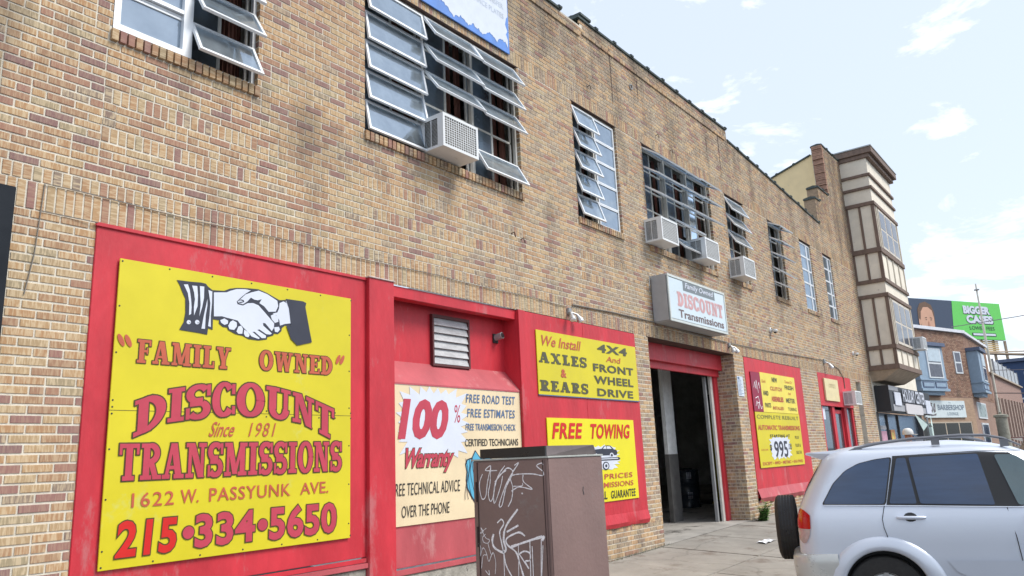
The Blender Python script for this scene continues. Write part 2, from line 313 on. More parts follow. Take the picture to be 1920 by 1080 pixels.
# hand-drawn slab serif capitals: stems, ribbons and serifs, 0..1 high
def glyphs(ch, w=0.8, S=0.24, T=0.13, B=0.12):
    """returns (list of polygons, width)"""
    P = []
    def rect(a, b, c, d): P.append([(a, b), (c, b), (c, d), (a, d)])
    def serif(cx, top, ww): rect(cx-ww/2, 1-B if top else 0, cx+ww/2, 1 if top else B)
    def stem(cx, s=S, t=True, b=True, sw=1.75):
        rect(cx-s/2, 0, cx+s/2, 1)
        if t: serif(cx, True, s*sw)
        if b: serif(cx, False, s*sw)
    def rib(fn, wd, n=14):
        pts = [fn(i/n) for i in range(n+1)]; ws = [wd(i/n) for i in range(n+1)]; l = []; r = []
        for i, p in enumerate(pts):
            a = pts[max(i-1, 0)]; b = pts[min(i+1, n)]; dx, dy = b[0]-a[0], b[1]-a[1]; q = math.hypot(dx, dy) or 1
            l.append((p[0]-dy/q*ws[i]/2, p[1]+dx/q*ws[i]/2)); r.append((p[0]+dy/q*ws[i]/2, p[1]-dx/q*ws[i]/2))
        P.append(('rib', l, r))
    def diag(x0, y0, x1, y1, s): P.append([(x0-s/2, y0), (x0+s/2, y0), (x1+s/2, y1), (x1-s/2, y1)])
    def ell(cx, cy, rx, ry, a0, a1, wv, wh, n=20): rib(lambda t: (cx+rx*math.cos(a0+(a1-a0)*t), cy+ry*math.sin(a0+(a1-a0)*t)), lambda t: wh+(wv-wh)*abs(math.cos(a0+(a1-a0)*t)), n)
    pi = math.pi
    if ch == 'I': w = S*1.8; stem(w/2)
    elif ch in 'FE':
        w = 0.66; stem(S*0.9); rect(S, 1-B, w, 1); rect(w-B*.8, 0.74, w, 1); rect(S, .46, w*.8, .46+B*.85); rect(w*.78-B*.5, .38, w*.78, .66)
        if ch == 'E': rect(S, 0, w+.02, B); rect(w-B*.6, 0, w+.02, .27)
    elif ch == 'L': w = 0.64; stem(S*.9); rect(S, 0, w, B); rect(w-B*.8, 0, w, .3)
    elif ch == 'T': w = 0.72; stem(w/2, t=False); rect(0, 1-B, w, 1); rect(0, .7, B*.8, 1); rect(w-B*.8, .7, w, 1)
    elif ch in 'DPRB':
        w = 0.76; stem(S*.9)
        if ch == 'D': ell(S, .5, w-S-S*.45, .5-T*.45, pi/2, -pi/2, S, T)
        else:
            cy = .72; ry = .28-T*.45; ell(S+.1, cy, w-S*1.8-.06, ry, pi/2, -pi/2, S*.9, T); rect(S, 1-T*.95, S+.12, 1); rect(S, cy-ry-T*.45, S+.12, cy-ry+T*.45)
            if ch == 'R': diag(w-.16, 0, w-.36, .46, S*.9); rect(w-.3, 0, w+.04, B)
            if ch == 'B': ell(S+.1, .24, w-S*1.7-.06, .24-T*.3, pi/2, -pi/2, S*.9, T); rect(S, 0, S+.12, T*.9)
    elif ch == 'O': w = .78; ell(w/2, .5, w/2-S*.45, .5-T*.35, 0, 2*pi, S, T, 28)
    elif ch == 'C': w = .74; ell(w/2, .5, w/2-S*.45, .5-T*.35, pi*.24, pi*1.78, S, T, 24); rect(w-.12, .66, w-.01, .97); rect(w-.1, .06, w, .3)
    elif ch == 'G': w = .78; ell(w/2, .5, w/2-S*.45, .5-T*.35, pi*.24, pi*1.8, S, T, 24); rect(w-.12, .66, w-.01, .97); rect(w-.26, .05, w-.04, .45); rect(w-.36, .4, w, .4+B)
    elif ch == 'S':
        w = .66; ell(w/2, .735, w/2-S*.42, .265-T*.4, pi*.18, pi*1.35, S*.85, T*1.1, 14); ell(w/2, .265, w/2-S*.42, .265-T*.4, pi*.35, -pi*.82, S*.85, T*1.1, 14)
        P.append([(.06, .66), (.22, .52), (w-.05, .32), (w-.22, .47)]); diag(w*.42, .38, w*.42, .62, .34); rect(w-.11, .66, w-.01, .99); rect(.01, .01, .11, .34)
    elif ch == 'U': w = .8; rect(S*.4, .3, S*1.35, 1); serif(S*.88, True, S*1.75); rect(w-S*1.0, .3, w-S*.45, 1); serif(w-S*.72, True, S*1.3); ell(w/2+.02, .32, w/2-S*.75, .32-T*.4, -pi, 0, S*.85, T*1.1, 14)
    elif ch == 'N': w = .84; rect(.1, 0, .1+T, 1); serif(.16, False, .32); rect(0, 1-B, .3, 1); rect(w-.1-T, 0, w-.1, 1); serif(w-.16, True, .32); diag(w-.2, 0, .22, 1, S*1.05)
    elif ch == 'M': w = 1.02; rect(.1, 0, .1+T*.9, 1); serif(.15, False, .3); rect(w-.1-S*.95, 0, w-.1, 1); serif(w-.21, False, .4); rect(0, 1-B, .28, 1); rect(w-.34, 1-B, w, 1); diag(w*.47, .05, .22, 1, S*.95); diag(w*.47, .05, w-.24, 1, T)
    elif ch == 'A': w = .86; diag(.15, 0, w/2-.05, 1, T); diag(w-.2, 0, w/2, 1, S*1.05); rect(.26, .26, w-.3, .26+B*.85); serif(.15, False, .3); serif(w-.2, False, .4)
    elif ch == 'Y': w = .84; rect(w/2-S/2, 0, w/2+S/2, .45); serif(w/2, False, S*1.75); diag(w/2-.02, .38, .2, 1, S); diag(w/2+.04, .38, w-.17, 1, T); serif(.2, True, .38); serif(w-.17, True, .3)
    elif ch == 'W': w = 1.1; diag(.33, 0, .17, 1, S*.9); diag(.33, 0, .55, 1, T); diag(.76, 0, .56, 1, S*.9); diag(.76, 0, w-.14, 1, T); serif(.17, True, .34); serif(.57, True, .34); serif(w-.14, True, .27)
    elif ch == 'X': w = .88; diag(w-.2, 0, .2, 1, S); diag(.17, 0, w-.2, 1, T); serif(.17, False, .3); serif(w-.2, False, .36); serif(.2, True, .36); serif(w-.2, True, .3)
    elif ch == ' ': w = .45
    return P, w
def slab(s, x0, x1, z0, z1, m, parent, fr=FR, d=0.004, outline=None, ow=0.012, warp=None, gap=0.10, name='lettering', xs=None, B=0.12, S=0.24):
    """serif capitals fitted into the box; optional dark outline behind; xs = left edge of every letter"""
    gl = [glyphs(c, B=B, S=S) for c in s]; tot = sum(g[1] for g in gl)+gap*(len(s)-1); k = (x1-x0)/tot; H = z1-z0
    cx = 0; fill = MB(); outl = MB(); q = 0
    for i, (P, w) in enumerate(gl):
        kk = k; ox = x0+cx*k
        if xs and i < len(xs)-1 and s[i] != ' ': ox = xs[i]; kk = (xs[i+1]-xs[i])*0.93/w
        for p in P:
            rows = []
            if p[0] == 'rib': l, r = p[1], p[2]; quads = [(l[j], l[j+1], r[j+1], r[j]) for j in range(len(l)-1)]; bd = l+r[::-1]
            else:
                quads = []; a, b, c, e = p; n = 5 if warp else 1
                for j in range(n):
                    f0, f1 = j/n, (j+1)/n
                    lerp = lambda A, Bp, t: (A[0]+(Bp[0]-A[0])*t, A[1]+(Bp[1]-A[1])*t)
                    quads.append((lerp(a, e, f0), lerp(b, c, f0), lerp(b, c, f1), lerp(a, e, f1)))
                bd = p
            q += 1; dd = d+0.00002*(q % 40)
            def tr(pt):
                X = ox+pt[0]*kk; Z = z0+pt[1]*H
                if warp: X, Z = warp(X, Z)
                return (X, Z)
            def p3(t, e): return fr['o']+fr['u']*t[0]+Vector((0, 0, 1))*t[1]+fr['n']*e
            for qd in quads: fill.add([p3(tr(t), dd) for t in qd], [(0, 1, 2, 3)])
            if outline:
                n = len(bd); e0 = d-0.0025+0.00002*(q % 40)
                pts = []
                for j in range(n):
                    A, Bp = bd[j], bd[(j+1) % n]; st = 3 if warp else 1
                    for h in range(st): pts.append(tr((A[0]+(Bp[0]-A[0])*h/st, A[1]+(Bp[1]-A[1])*h/st)))
                n = len(pts)
                for j in range(n):
                    A, Bp = Vector(pts[j]), Vector(pts[(j+1) % n]); dv = Bp-A
                    if dv.length < 1e-6: continue
                    dv.normalize(); nn = Vector((-dv.y, dv.x)); A2 = A-dv*ow*.7; B2 = Bp+dv*ow*.7; ee = e0+0.000004*(j % 7)
                    outl.add([p3(A2+nn*ow, ee), p3(A2-nn*ow, ee), p3(B2-nn*ow, ee), p3(B2+nn*ow, ee)], [(0, 1, 2, 3)])
        cx += w+gap
    if outline: outl.build(name+'_outline', outline, parent)
    return fill.build(name, m, parent)
def flat(polys, m, parent, name, fr=FR, d=0.004):
    mb = MB()
    for i, p in enumerate(polys):
        mb.add([fr['o']+fr['u']*x+Vector((0, 0, 1))*z+fr['n']*(d+0.00003*(i % 20)) for x, z in p], [tuple(range(len(p)))])
    o = mb.build(name, m, parent)
    bm = bmesh.new(); bm.from_mesh(o.data); bmesh.ops.triangulate(bm, faces=bm.faces, ngon_method='EAR_CLIP'); bm.to_mesh(o.data); bm.free()
    return o
def star(x0, x1, z0, z1, n=22, inner=.78, rnd=0.1, seed=1):
    r = random.Random(seed); cx, cz = (x0+x1)/2, (z0+z1)/2; P = []
    for i in range(2*n):
        a = math.pi*i/n; k = 1 if i % 2 == 0 else inner
        k *= 1-r.random()*rnd; c, s_ = math.cos(a), math.sin(a)
        q = 1/max(abs(c), abs(s_))**0.75
        P.append((cx+(x1-x0)/2*k*c*q, cz+(z1-z0)/2*k*s_*q))
    return P
def ellipse(cx, cz, rx, rz, n=20): return [(cx+rx*math.cos(2*math.pi*i/n), cz+rz*math.sin(2*math.pi*i/n)) for i in range(n)]
def stroke(pts, w):
    out = []
    for a, b in zip(pts[:-1], pts[1:]):
        a, b = Vector(a), Vector(b); d = b-a
        if d.length < 1e-6: continue
        d.normalize(); n = Vector((-d.y, d.x)); a2 = a-d*w*.3; b2 = b+d*w*.3
        out.append([tuple(a2-n*w/2), tuple(b2-n*w/2), tuple(b2+n*w/2), tuple(a2+n*w/2)])
    return out
def frame_y(y, x=0, z=0): return dict(o=Vector((x, y, z)), u=Vector((1, 0, 0)), n=Vector((0, -1, 0)))
# traced flat prints
HS=[
('k',[(3.143, 1.574), (3.272, 1.579), (3.355, 1.586), (3.401, 1.583), (3.42, 1.562), (3.472, 1.532), (3.479, 1.425), (3.479, 1.297), (3.481, 1.194), (3.439, 1.205), (3.434, 1.149), (3.363, 1.155), (3.187, 1.164), (3.222, 1.234), (3.232, 1.313), (3.225, 1.43), (3.195, 1.484), (3.172, 1.534)]),
('w',[(3.204, 1.545), (3.24, 1.552), (3.259, 1.507), (3.274, 1.43), (3.282, 1.365), (3.281, 1.306), (3.263, 1.294), (3.261, 1.395), (3.243, 1.478)]),
('w',[(3.277, 1.547), (3.323, 1.55), (3.333, 1.472), (3.334, 1.379), (3.307, 1.296), (3.302, 1.368), (3.308, 1.435), (3.297, 1.493)]),
('w',[(3.346, 1.554), (3.386, 1.555), (3.388, 1.459), (3.376, 1.378), (3.354, 1.294), (3.361, 1.396)]),
('w',[(3.42, 1.454), (3.422, 1.397), (3.411, 1.309), (3.41, 1.195), (3.378, 1.194), (3.394, 1.307), (3.41, 1.396)]),
('w',[(3.425, 1.531), (3.461, 1.524), (3.463, 1.423), (3.457, 1.314), (3.462, 1.216), (3.437, 1.222), (3.446, 1.313), (3.448, 1.421)]),
('k',[(3.468, 1.537), (3.573, 1.546), (3.624, 1.573), (3.692, 1.591), (3.807, 1.605), (3.91, 1.611), (3.999, 1.59), (4.108, 1.551), (4.133, 1.542), (4.201, 1.553), (4.254, 1.493), (4.269, 1.414), (4.262, 1.318), (4.199, 1.311), (4.166, 1.285), (4.162, 1.256), (4.126, 1.225), (4.084, 1.226), (4.077, 1.208), (4.012, 1.185), (4.013, 1.166), (3.926, 1.147), (3.824, 1.15), (3.769, 1.173), (3.701, 1.18), (3.625, 1.209), (3.617, 1.229), (3.573, 1.231), (3.535, 1.257), (3.538, 1.284), (3.482, 1.287)]),
('w',[(3.476, 1.518), (3.537, 1.527), (3.596, 1.536), (3.633, 1.556), (3.692, 1.579), (3.776, 1.591), (3.831, 1.588), (3.778, 1.55), (3.733, 1.508), (3.695, 1.468), (3.705, 1.445), (3.759, 1.441), (3.804, 1.469), (3.859, 1.477), (3.915, 1.463), (3.981, 1.407), (4.031, 1.363), (4.082, 1.319), (4.079, 1.276), (4.059, 1.245), (3.988, 1.309), (3.964, 1.309), (3.969, 1.285), (4.06, 1.224), (4.044, 1.212), (4.003, 1.211), (3.93, 1.247), (3.908, 1.24), (4.0, 1.197), (3.997, 1.175), (3.957, 1.171), (3.884, 1.22), (3.859, 1.218), (3.937, 1.169), (3.925, 1.16), (3.854, 1.175), (3.822, 1.206), (3.743, 1.267), (3.711, 1.301), (3.658, 1.308), (3.613, 1.313), (3.561, 1.321), (3.486, 1.311)]),
('w',[(3.84, 1.572), (3.91, 1.598), (4.0, 1.579), (4.109, 1.532), (4.12, 1.483), (4.095, 1.429), (4.021, 1.418), (3.971, 1.463), (3.922, 1.485), (3.945, 1.524), (3.905, 1.508), (3.869, 1.51), (3.834, 1.523), (3.8, 1.483), (3.758, 1.452), (3.716, 1.457), (3.704, 1.471), (3.734, 1.498), (3.778, 1.543)]),
('w',[(4.134, 1.514), (4.176, 1.536), (4.21, 1.524), (4.237, 1.476), (4.252, 1.412), (4.258, 1.339), (4.198, 1.327), (4.144, 1.305), (4.135, 1.354), (4.104, 1.394), (4.063, 1.407), (4.112, 1.424), (4.129, 1.462)]),
('w',[(4.043, 1.386), (4.079, 1.405), (4.121, 1.382), (4.127, 1.339), (4.09, 1.324), (4.056, 1.352)]),
('w',[(3.545, 1.285), (3.584, 1.305), (3.62, 1.29), (3.619, 1.263), (3.587, 1.249), (3.557, 1.263)]),
('w',[(3.641, 1.282), (3.666, 1.299), (3.704, 1.283), (3.706, 1.249), (3.681, 1.215), (3.636, 1.217), (3.623, 1.246)]),
('w',[(3.721, 1.25), (3.747, 1.26), (3.767, 1.235), (3.761, 1.19), (3.723, 1.186), (3.704, 1.204)]),
('w',[(3.779, 1.229), (3.814, 1.212), (3.834, 1.187), (3.823, 1.165), (3.792, 1.169), (3.775, 1.194)]),
('w',[(4.083, 1.283), (4.132, 1.293), (4.145, 1.269), (4.121, 1.241), (4.092, 1.242)]),
('k',[(3.706, 1.475), (3.734, 1.493), (3.761, 1.49), (3.769, 1.475), (3.735, 1.461), (3.711, 1.462), (3.72, 1.467), (3.754, 1.475), (3.753, 1.482), (3.734, 1.485)]),
('k',[(4.196, 1.563), (4.392, 1.566), (4.43, 1.554), (4.42, 1.515), (4.478, 1.275), (4.502, 1.184), (4.336, 1.139), (4.265, 1.194), (4.211, 1.312), (4.262, 1.318), (4.247, 1.411), (4.232, 1.491)]),
('w',[(4.197, 1.545), (4.227, 1.545), (4.271, 1.488), (4.299, 1.418), (4.31, 1.221), (4.29, 1.24), (4.274, 1.385), (4.237, 1.484)]),
('w',[(4.233, 1.307), (4.259, 1.303), (4.274, 1.239), (4.251, 1.266)]),
('w',[(3.283, 1.238), (3.28, 1.227), (3.271, 1.219), (3.259, 1.218), (3.249, 1.223), (3.245, 1.233), (3.248, 1.244), (3.257, 1.252), (3.269, 1.253), (3.279, 1.248)]),
('w',[(3.358, 1.246), (3.355, 1.234), (3.345, 1.226), (3.332, 1.225), (3.322, 1.231), (3.317, 1.242), (3.32, 1.253), (3.33, 1.262), (3.343, 1.263), (3.354, 1.257)]),
('k',[(3.269, 1.239), (3.276, 1.234), (3.27, 1.226)]),
('k',[(3.341, 1.248), (3.35, 1.239), (3.342, 1.233)]),
]
GRAF=[
(0.0041,[(-2.753, -0.068), (-2.731, -0.109), (-2.727, -0.154), (-2.744, -0.215), (-2.773, -0.202), (-2.79, -0.127), (-2.804, -0.08), (-2.823, -0.019), (-2.78, -0.045), (-2.871, -0.048)]),
(0.0041,[(-2.823, -0.019), (-2.813, -0.121), (-2.796, -0.182), (-2.808, -0.229), (-2.831, -0.209), (-2.854, -0.122), (-2.887, -0.079), (-2.942, -0.05)]),
(0.0041,[(-2.933, -0.022), (-2.878, -0.082), (-2.842, -0.176), (-2.843, -0.243), (-2.893, -0.149), (-2.914, -0.083)]),
(0.0049,[(-3.01, -0.021), (-3.041, -0.009), (-2.985, -0.071), (-2.928, -0.15), (-2.879, -0.25), (-2.901, -0.253), (-2.937, -0.15), (-2.984, -0.084), (-2.991, -0.051), (-2.952, -0.036), (-2.906, -0.069), (-2.854, -0.115)]),
(0.0041,[(-2.949, -0.26), (-2.977, -0.217), (-2.989, -0.151), (-2.975, -0.094), (-3.02, -0.075), (-3.139, -0.075), (-3.213, -0.086), (-3.219, -0.064), (-3.175, -0.03), (-3.21, -0.015), (-3.221, -0.025)]),
(0.0041,[(-3.071, -0.08), (-3.073, -0.119), (-3.134, -0.163), (-3.041, -0.148), (-2.98, -0.171)]),
(0.0033,[(-2.99, -0.144), (-3.059, -0.142), (-3.064, -0.126)]),
(0.0090,[(-3.017, -0.279), (-2.925, -0.375), (-2.903, -0.454), (-2.918, -0.505), (-2.891, -0.525), (-2.83, -0.501), (-2.814, -0.462), (-2.825, -0.426)]),
(0.0057,[(-2.86, -0.356), (-2.892, -0.336), (-2.908, -0.362), (-2.875, -0.408), (-2.885, -0.467), (-2.899, -0.525), (-2.913, -0.595), (-2.953, -0.657)]),
(0.0090,[(-3.016, -0.37), (-2.932, -0.407)]),
(0.0073,[(-3.063, -0.427), (-3.018, -0.409), (-2.93, -0.443), (-2.928, -0.479), (-2.994, -0.522), (-3.016, -0.578), (-3.041, -0.653)]),
(0.0098,[(-2.962, -0.491), (-3.183, -0.431), (-3.19, -0.447)]),
(0.0049,[(-3.099, -0.449), (-3.094, -0.65)]),
(0.0041,[(-3.114, -0.486), (-3.113, -0.649)]),
(0.0049,[(-3.182, -0.447), (-3.169, -0.646)]),
(0.0041,[(-3.192, -0.478), (-3.173, -0.646)]),
(0.0041,[(-3.013, -0.483), (-3.006, -0.655)]),
(0.0041,[(-2.9, -0.519), (-2.899, -0.66)]),
(0.0057,[(-3.01, -0.534), (-3.054, -0.514), (-3.095, -0.525), (-3.092, -0.563), (-3.059, -0.57), (-3.081, -0.607), (-3.019, -0.534)]),
(0.0024,[(-2.768, -0.39), (-2.721, -0.418), (-2.745, -0.411), (-2.727, -0.388), (-2.761, -0.444), (-2.792, -0.456), (-2.778, -0.476), (-2.746, -0.471), (-2.738, -0.444), (-2.762, -0.424)]),
(0.0024,[(-2.696, -0.472), (-2.722, -0.505), (-2.71, -0.561), (-2.74, -0.504), (-2.766, -0.543), (-2.738, -0.55), (-2.721, -0.623)]),
(0.0024,[(-2.766, -0.536), (-2.782, -0.581), (-2.816, -0.528), (-2.835, -0.586), (-2.827, -0.651)]),
(0.0024,[(-2.778, -0.476), (-2.802, -0.541), (-2.816, -0.528)]),
(0.0033,[(-2.752, -0.635), (-2.782, -0.66), (-2.779, -0.634)]),
(0.0065,[(-3.056, -0.185), (-3.06, -0.187)]),
]
# =================================================================== ground
def g0(x): return -1.615+0.0205*x
def gz(x, y): return g0(x)-0.05*max(0, -y)
def sheet(name, fn, xs, ys, m, **k):
    mb = MB(); nx, ny = len(xs), len(ys)
    mb.add([(x, y, fn(x, y)) for y in ys for x in xs], [(j*nx+i, j*nx+i+1, (j+1)*nx+i+1, (j+1)*nx+i) for j in range(ny-1) for i in range(nx-1)])
    o = mb.build(name, m); tag(o, kind='structure'); return o
def zroad(x, y): return g0(min(x, 60))-0.305-0.004*min(0, y+3.9)*(-1 if y > -12 else 0)
XS = [-200, -60, -20, -5, 0, 5, 10, 15, 20, 26, 34, 42, 60, 100, 200, 500, 900]
sheet('ground', lambda x, y: g0(min(max(x, -20), 60))-0.42, XS, [-600, -100, -20, 0, 20, 100, 600], ASPH)
sheet('road', lambda x, y: g0(min(max(x, -20), 60))-0.305, XS, [-30, -12, -3.85], ASPH)
walk = tag(sheet('pavement', lambda x, y: gz(min(max(x, -20), 60), y)-0.03, [-20, -5, 0, 5, 10, 15, 20, 26, 42, 60], [-3.0, -1.5, 0.0], mat('pavement_bed', (0.12, 0.115, 0.10), 0.95, var=0.3, bump=0.5)))
random.seed(3)
def slab_piece(x0, x1, y0, y1, par, th=0.10):
    mb = MB(); g = 0.006; c = [(x0+g, y0+g), (x1-g, y0+g), (x1-g, y1-g), (x0+g, y1-g)]
    dz = random.uniform(-0.003, 0.003); tl = random.uniform(-.002, .002)
    mb.add([(x, y, gz(x, y)+dz+tl*(x-x0)-th) for x, y in c]+[(x, y, gz(x, y)+dz+tl*(x-x0)) for x, y in c], [(4, 5, 6, 7), (0, 1, 5, 4), (1, 2, 6, 5), (2, 3, 7, 6), (3, 0, 4, 7)])
    return mb.build('paving_slab', CONC, par, bevel=0.008)
x = -4.0
while x < 30:
    w = 1.52
    for (a, b) in ((-3.0, -1.55), (-1.55, 0.0)): slab_piece(x, x+w, a, b, walk)
    x += w
# kerb with dropped apron at the garage
mb = MB()
for i in range(-4, 34):
    x0, x1 = i*1.5, i*1.5+1.49; drop = lambda q: -0.085 if 7.0 < q < 17 else 0.0
    d = drop((x0+x1)/2); za, zb = gz(x0, -3.0)+d-0.02, gz(x1, -3.0)+d-0.02
    mb.add([(x0, -3.85, za-.2), (x1, -3.85, zb-.2), (x1, -3.0, zb-.2+.02-d), (x0, -3.0, za-.2+.02-d), (x0, -3.85, za-(.05 if d else 0)), (x1, -3.85, zb-(.05 if d else 0)), (x1, -3.0, gz(x1, -3.0)-.004), (x0, -3.0, gz(x0, -3.0)-.004)], [(4, 5, 6, 7), (0, 1, 5, 4), (1, 2, 6, 5), (3, 0, 4, 7)])
tag(mb.build('kerb', mat('kerb_stone', (0.33, 0.32, 0.30), 0.9, var=0.2, bump=0.5)), kind='structure')

# ================================================================== garage
BLD = thing('brick_garage', 'long two storey tan brick garage with red panels, awning windows and a green coping', 'building')
NBR = thing('corner_building', 'taller brick building beyond the garage with a half timbered bay hanging over the street', 'building', (24, 0, g0(24)))
NBR.location = (0, 0, 0)
WZ0, WZ1 = 3.60, 5.51
WINS = [  # x0, x1, mullions
    (2.50, 3.86, [3.17]), (5.20, 8.04, [6.17, 7.10]), (9.45, 10.80, [10.13]), (11.72, 14.62, [12.68, 13.64]),
    (15.45, 16.50, []), (18.06, 19.04, []), (20.45, 21.42, [21.1]), (22.53, 23.40, [23.1])]
def top(x):
    if x < 9.87: return 7.02
    if x < 15.97: return 7.14
    if x < 22.6: return 6.90-(x-15.97)*0.072
    if x < 23.05: return 7.20
    if x < 24.15: return 7.66
    return 9.36
TOPX = [-1.6, 9.87, 15.97, 22.6, 23.05, 24.15, 26.1]
OPEN = [(a, b, WZ0, WZ1, .12) for a, b, _ in WINS]+[(2.50, 7.78, -2, 1.93, .02), (7.78, 10.86, -.95, 1.93, .03), (11.35, 14.97, -2, 1.93, .021), (15.49, 19.13, -.98, 1.93, .05), (20.5, 23.6, -2, 1.93, .1), (24.2, 24.72, -2, 1.88, .2)]
RINGS = [(a-.02, b+.02, 2.6035, 3.0760) for a, b, _ in WINS]
XMIN, XMAX = -1.6, 26.1
BR = []   # x0,x1,z0,z1,ori,y1,full
def subtract(iv, rects):
    for (a, b, dp) in rects:
        new = []
        for (s, e, ds, de) in iv:
            if b <= s or a >= e: new.append((s, e, ds, de)); continue
            if a > s: new.append((s, a, ds, dp))
            if b < e: new.append((b, e, dp, de))
        iv = new
    return iv
def course(z0, h, off, xlo=XMIN, xhi=XMAX):
    zm = z0+h/2
    rr = [(a, b, dp) for a, b, c, d, dp in OPEN if c < zm < d and (zm < 3.5 or zm > 0) ]
    for (a, b, c, d) in RINGS:
        if c < zm < d:
            if zm > d-.135 or zm < c+.135: rr.append((a, b, .015))
            else: rr += [(a, a+.105, .015), (b-.105, b, .015)]
    for (a, b, _) in WINS:
        if 3.48 < zm < 3.6: rr.append((a-.02, b+.02, .015))
    iv = subtract([(xlo, xhi, .02, .02)], rr)
    for (s, e, ds, de) in iv:
        P = .204; k = math.floor((s-off)/P)
        while off+k*P < e:
            a = max(s, off+k*P+.0065); b = min(e, off+(k+1)*P-.0065)
            if b-a > .012:
                t = min(top((a+b)/2-.02), top((a+b)/2+.02)); 
                if z0+h <= t+.02 and z0+h > g0((a+b)/2)-.03:
                    dp = max(ds if a-s < .03 else .02, de if e-b < .03 else .02)
                    # the odd header pair replaces a stretcher
                    if b-a > .185 and random.random() < .07:
                        m = (a+b)/2; BR.append((a, m-.0065, z0, z0+h, 0, .02, 0)); BR.append((m+.0065, b, z0, z0+h, 0, .02, 0))
                    else: BR.append((a, b, z0, z0+h, 0, dp, 1 if b-a > .188 else 0))
            k += 1
def vrow(xa, xb, z0, z1, y0=-.006, ori=1, pitch=.0655, skip=()):
    n = max(1, round((xb-xa)/pitch)); p = (xb-xa)/n
    for i in range(n):
        a = xa+i*p+.0068; b = xa+(i+1)*p-.0068
        if any(s < (a+b)/2 < e for s, e in skip): continue
        BR.append((a, b, z0, z1, ori, .03 if y0 > -.01 else y0, 2))
random.seed(11)
z = 1.873; i = 0
while z > -1.75: course(z, .0505, (i % 2)*.102); z -= .0667; i += 1
z = 2.272; i = 0
while z < 5.49: course(z, .0515, (i % 2)*.102+.03); z += .0675; i += 1
z = 5.73; i = 0
while z < 9.35: course(z, .0505, (i % 2)*.102+.05, XMIN if z < 7.2 else 22.2); z += .0667; i += 1
vrow(XMIN, 26.1, 1.937, 2.140); vrow(XMIN, 26.1, 2.152, 2.258, pitch=.0672)
vrow(XMIN, 26.1, 5.517, 5.718)
for (a, b, c, d) in RINGS:
    vrow(a, b, d-.1265, d-.009); vrow(a, b, c+.0085, c+.126)
    z = c+.1435
    while z < d-.16: BR.append((a+.0065, a+.1, z, z+.0515, 0, .02, 0)); BR.append((b-.1, b-.0065, z, z+.0515, 0, .02, 0)); z += .0675
for (a, b, _) in WINS: vrow(a-.015, b+.015, 3.488, 3.588, y0=-.034)
vrow(7.8, 11.35, -1.06, -.96)
# raised corbel course and piers on the high parapet
for (a, b, zc) in ((9.9, 15.95, 6.8639), (-1.6, 9.85, 6.7972)):
    x = a
    while x < b-.2: BR.append((x+.006, x+.198, zc, zc+.0505, 0, -.025, 0)); x += .204
for (a, b) in ():
    z = 5.9968; i = 0
    while z < 6.78:
        x = a+(0 if i % 2 else .1)
        if i % 2 == 0: BR.append((a, a+.093, z, z+.0505, 0, -.018, 0))
        while x < b-.03: BR.append((x, min(x+.191, b), z, z+.0505, 0, -.018, 0)); x += .204
        z += .0667; i += 1

def proj_area(b):
    c = Vector(((b[0]+b[1])/2, 0, (b[2]+b[3])/2))-CAMP; zc = c.dot(Fv)
    u, v = c.dot(Rv)/zc*1432+960, 540-c.dot(Uv)/zc*1432
    if not (12 < u < 1910 and 6 < v < 1070): return 0
    return (b[1]-b[0])*(b[3]-b[2])*abs(c.normalized().y)/(zc*zc)
def black_sign(b): return b[1] < 1.95 and .9 < b[2] < 2.05
cand = sorted([b for b in BR if b[6] and -.02 < b[5] < .04 and not black_sign(b)], key=proj_area, reverse=True)[:300]
cs = set(cand)
stuffA, stuffB = MB(), MB(); random.seed(5)
def rnd_col(x=10):
    r = random.random()
    if random.random() < .04+.42*min(1, max(0, (x-4.5)/6)): return random.uniform(.885, 1.0)
    return random.uniform(0, .2) if r < .12 else (random.uniform(.24, .42) if r < .34 else random.uniform(.42, .86))
for b in BR:
    if b in cs: continue
    x0, x1, z0, z1, ori, y1, _ = b; j = random.uniform(-.0012, .0012); y0 = -.0025+j
    if y1 < -.01: y0 = y1+j; y1 = .02
    mbx = stuffB if (x0 > 24.0 or z0 > 7.15 or (x0 > 22.2 and z0 > 6.42)) else stuffA
    e = random.uniform(0, .0015)
    mbx.box(x0+e, x1-e, y0, y1, z0+random.uniform(-.001, .001), z1+random.uniform(-.001, .001), 0, (rnd_col(x0), ori), back=False)
tag(stuffA.build('bricks', MATS['brick_face'], BLD, attrs=True), kind='stuff')
tag(stuffB.build('bricks', MATS['brick_face'], NBR, attrs=True), kind='stuff')
meshes = {}
for b in cand:
    x0, x1, z0, z1, ori, y1, full = b; key = (round(x1-x0, 3), round(z1-z0, 3), ori, random.randrange(26))
    if key not in meshes:
        w, h = (x1-x0)/2, (z1-z0)/2; q = MB(); c = (rnd_col(x0), ori); e = .0022; y0 = -.003
        # brick with slightly eased arrises
        vs = [(-w, y0+e, -h), (w, y0+e, -h), (w, y0+e, h), (-w, y0+e, h), (-w+e, y0, -h+e), (w-e, y0, -h+e), (w-e, y0, h-e), (-w+e, y0, h-e), (-w, .02, -h), (w, .02, -h), (w, .02, h), (-w, .02, h)]
        fs = [(4, 5, 6, 7), (0, 1, 5, 4), (1, 2, 6, 5), (2, 3, 7, 6), (3, 0, 4, 7), (8, 9, 1, 0), (9, 10, 2, 1), (10, 11, 3, 2), (11, 8, 0, 3)]
        q.add(vs, fs, 0, c); o = q.build('brick', MATS['brick_face'], BLD, attrs=True); meshes[key] = o.data
    else:
        o = bpy.data.objects.new('brick', meshes[key]); COL.objects.link(o); o.parent = BLD
    o.location = ((x0+x1)/2, random.uniform(-.0018, .0018), (z0+z1)/2)

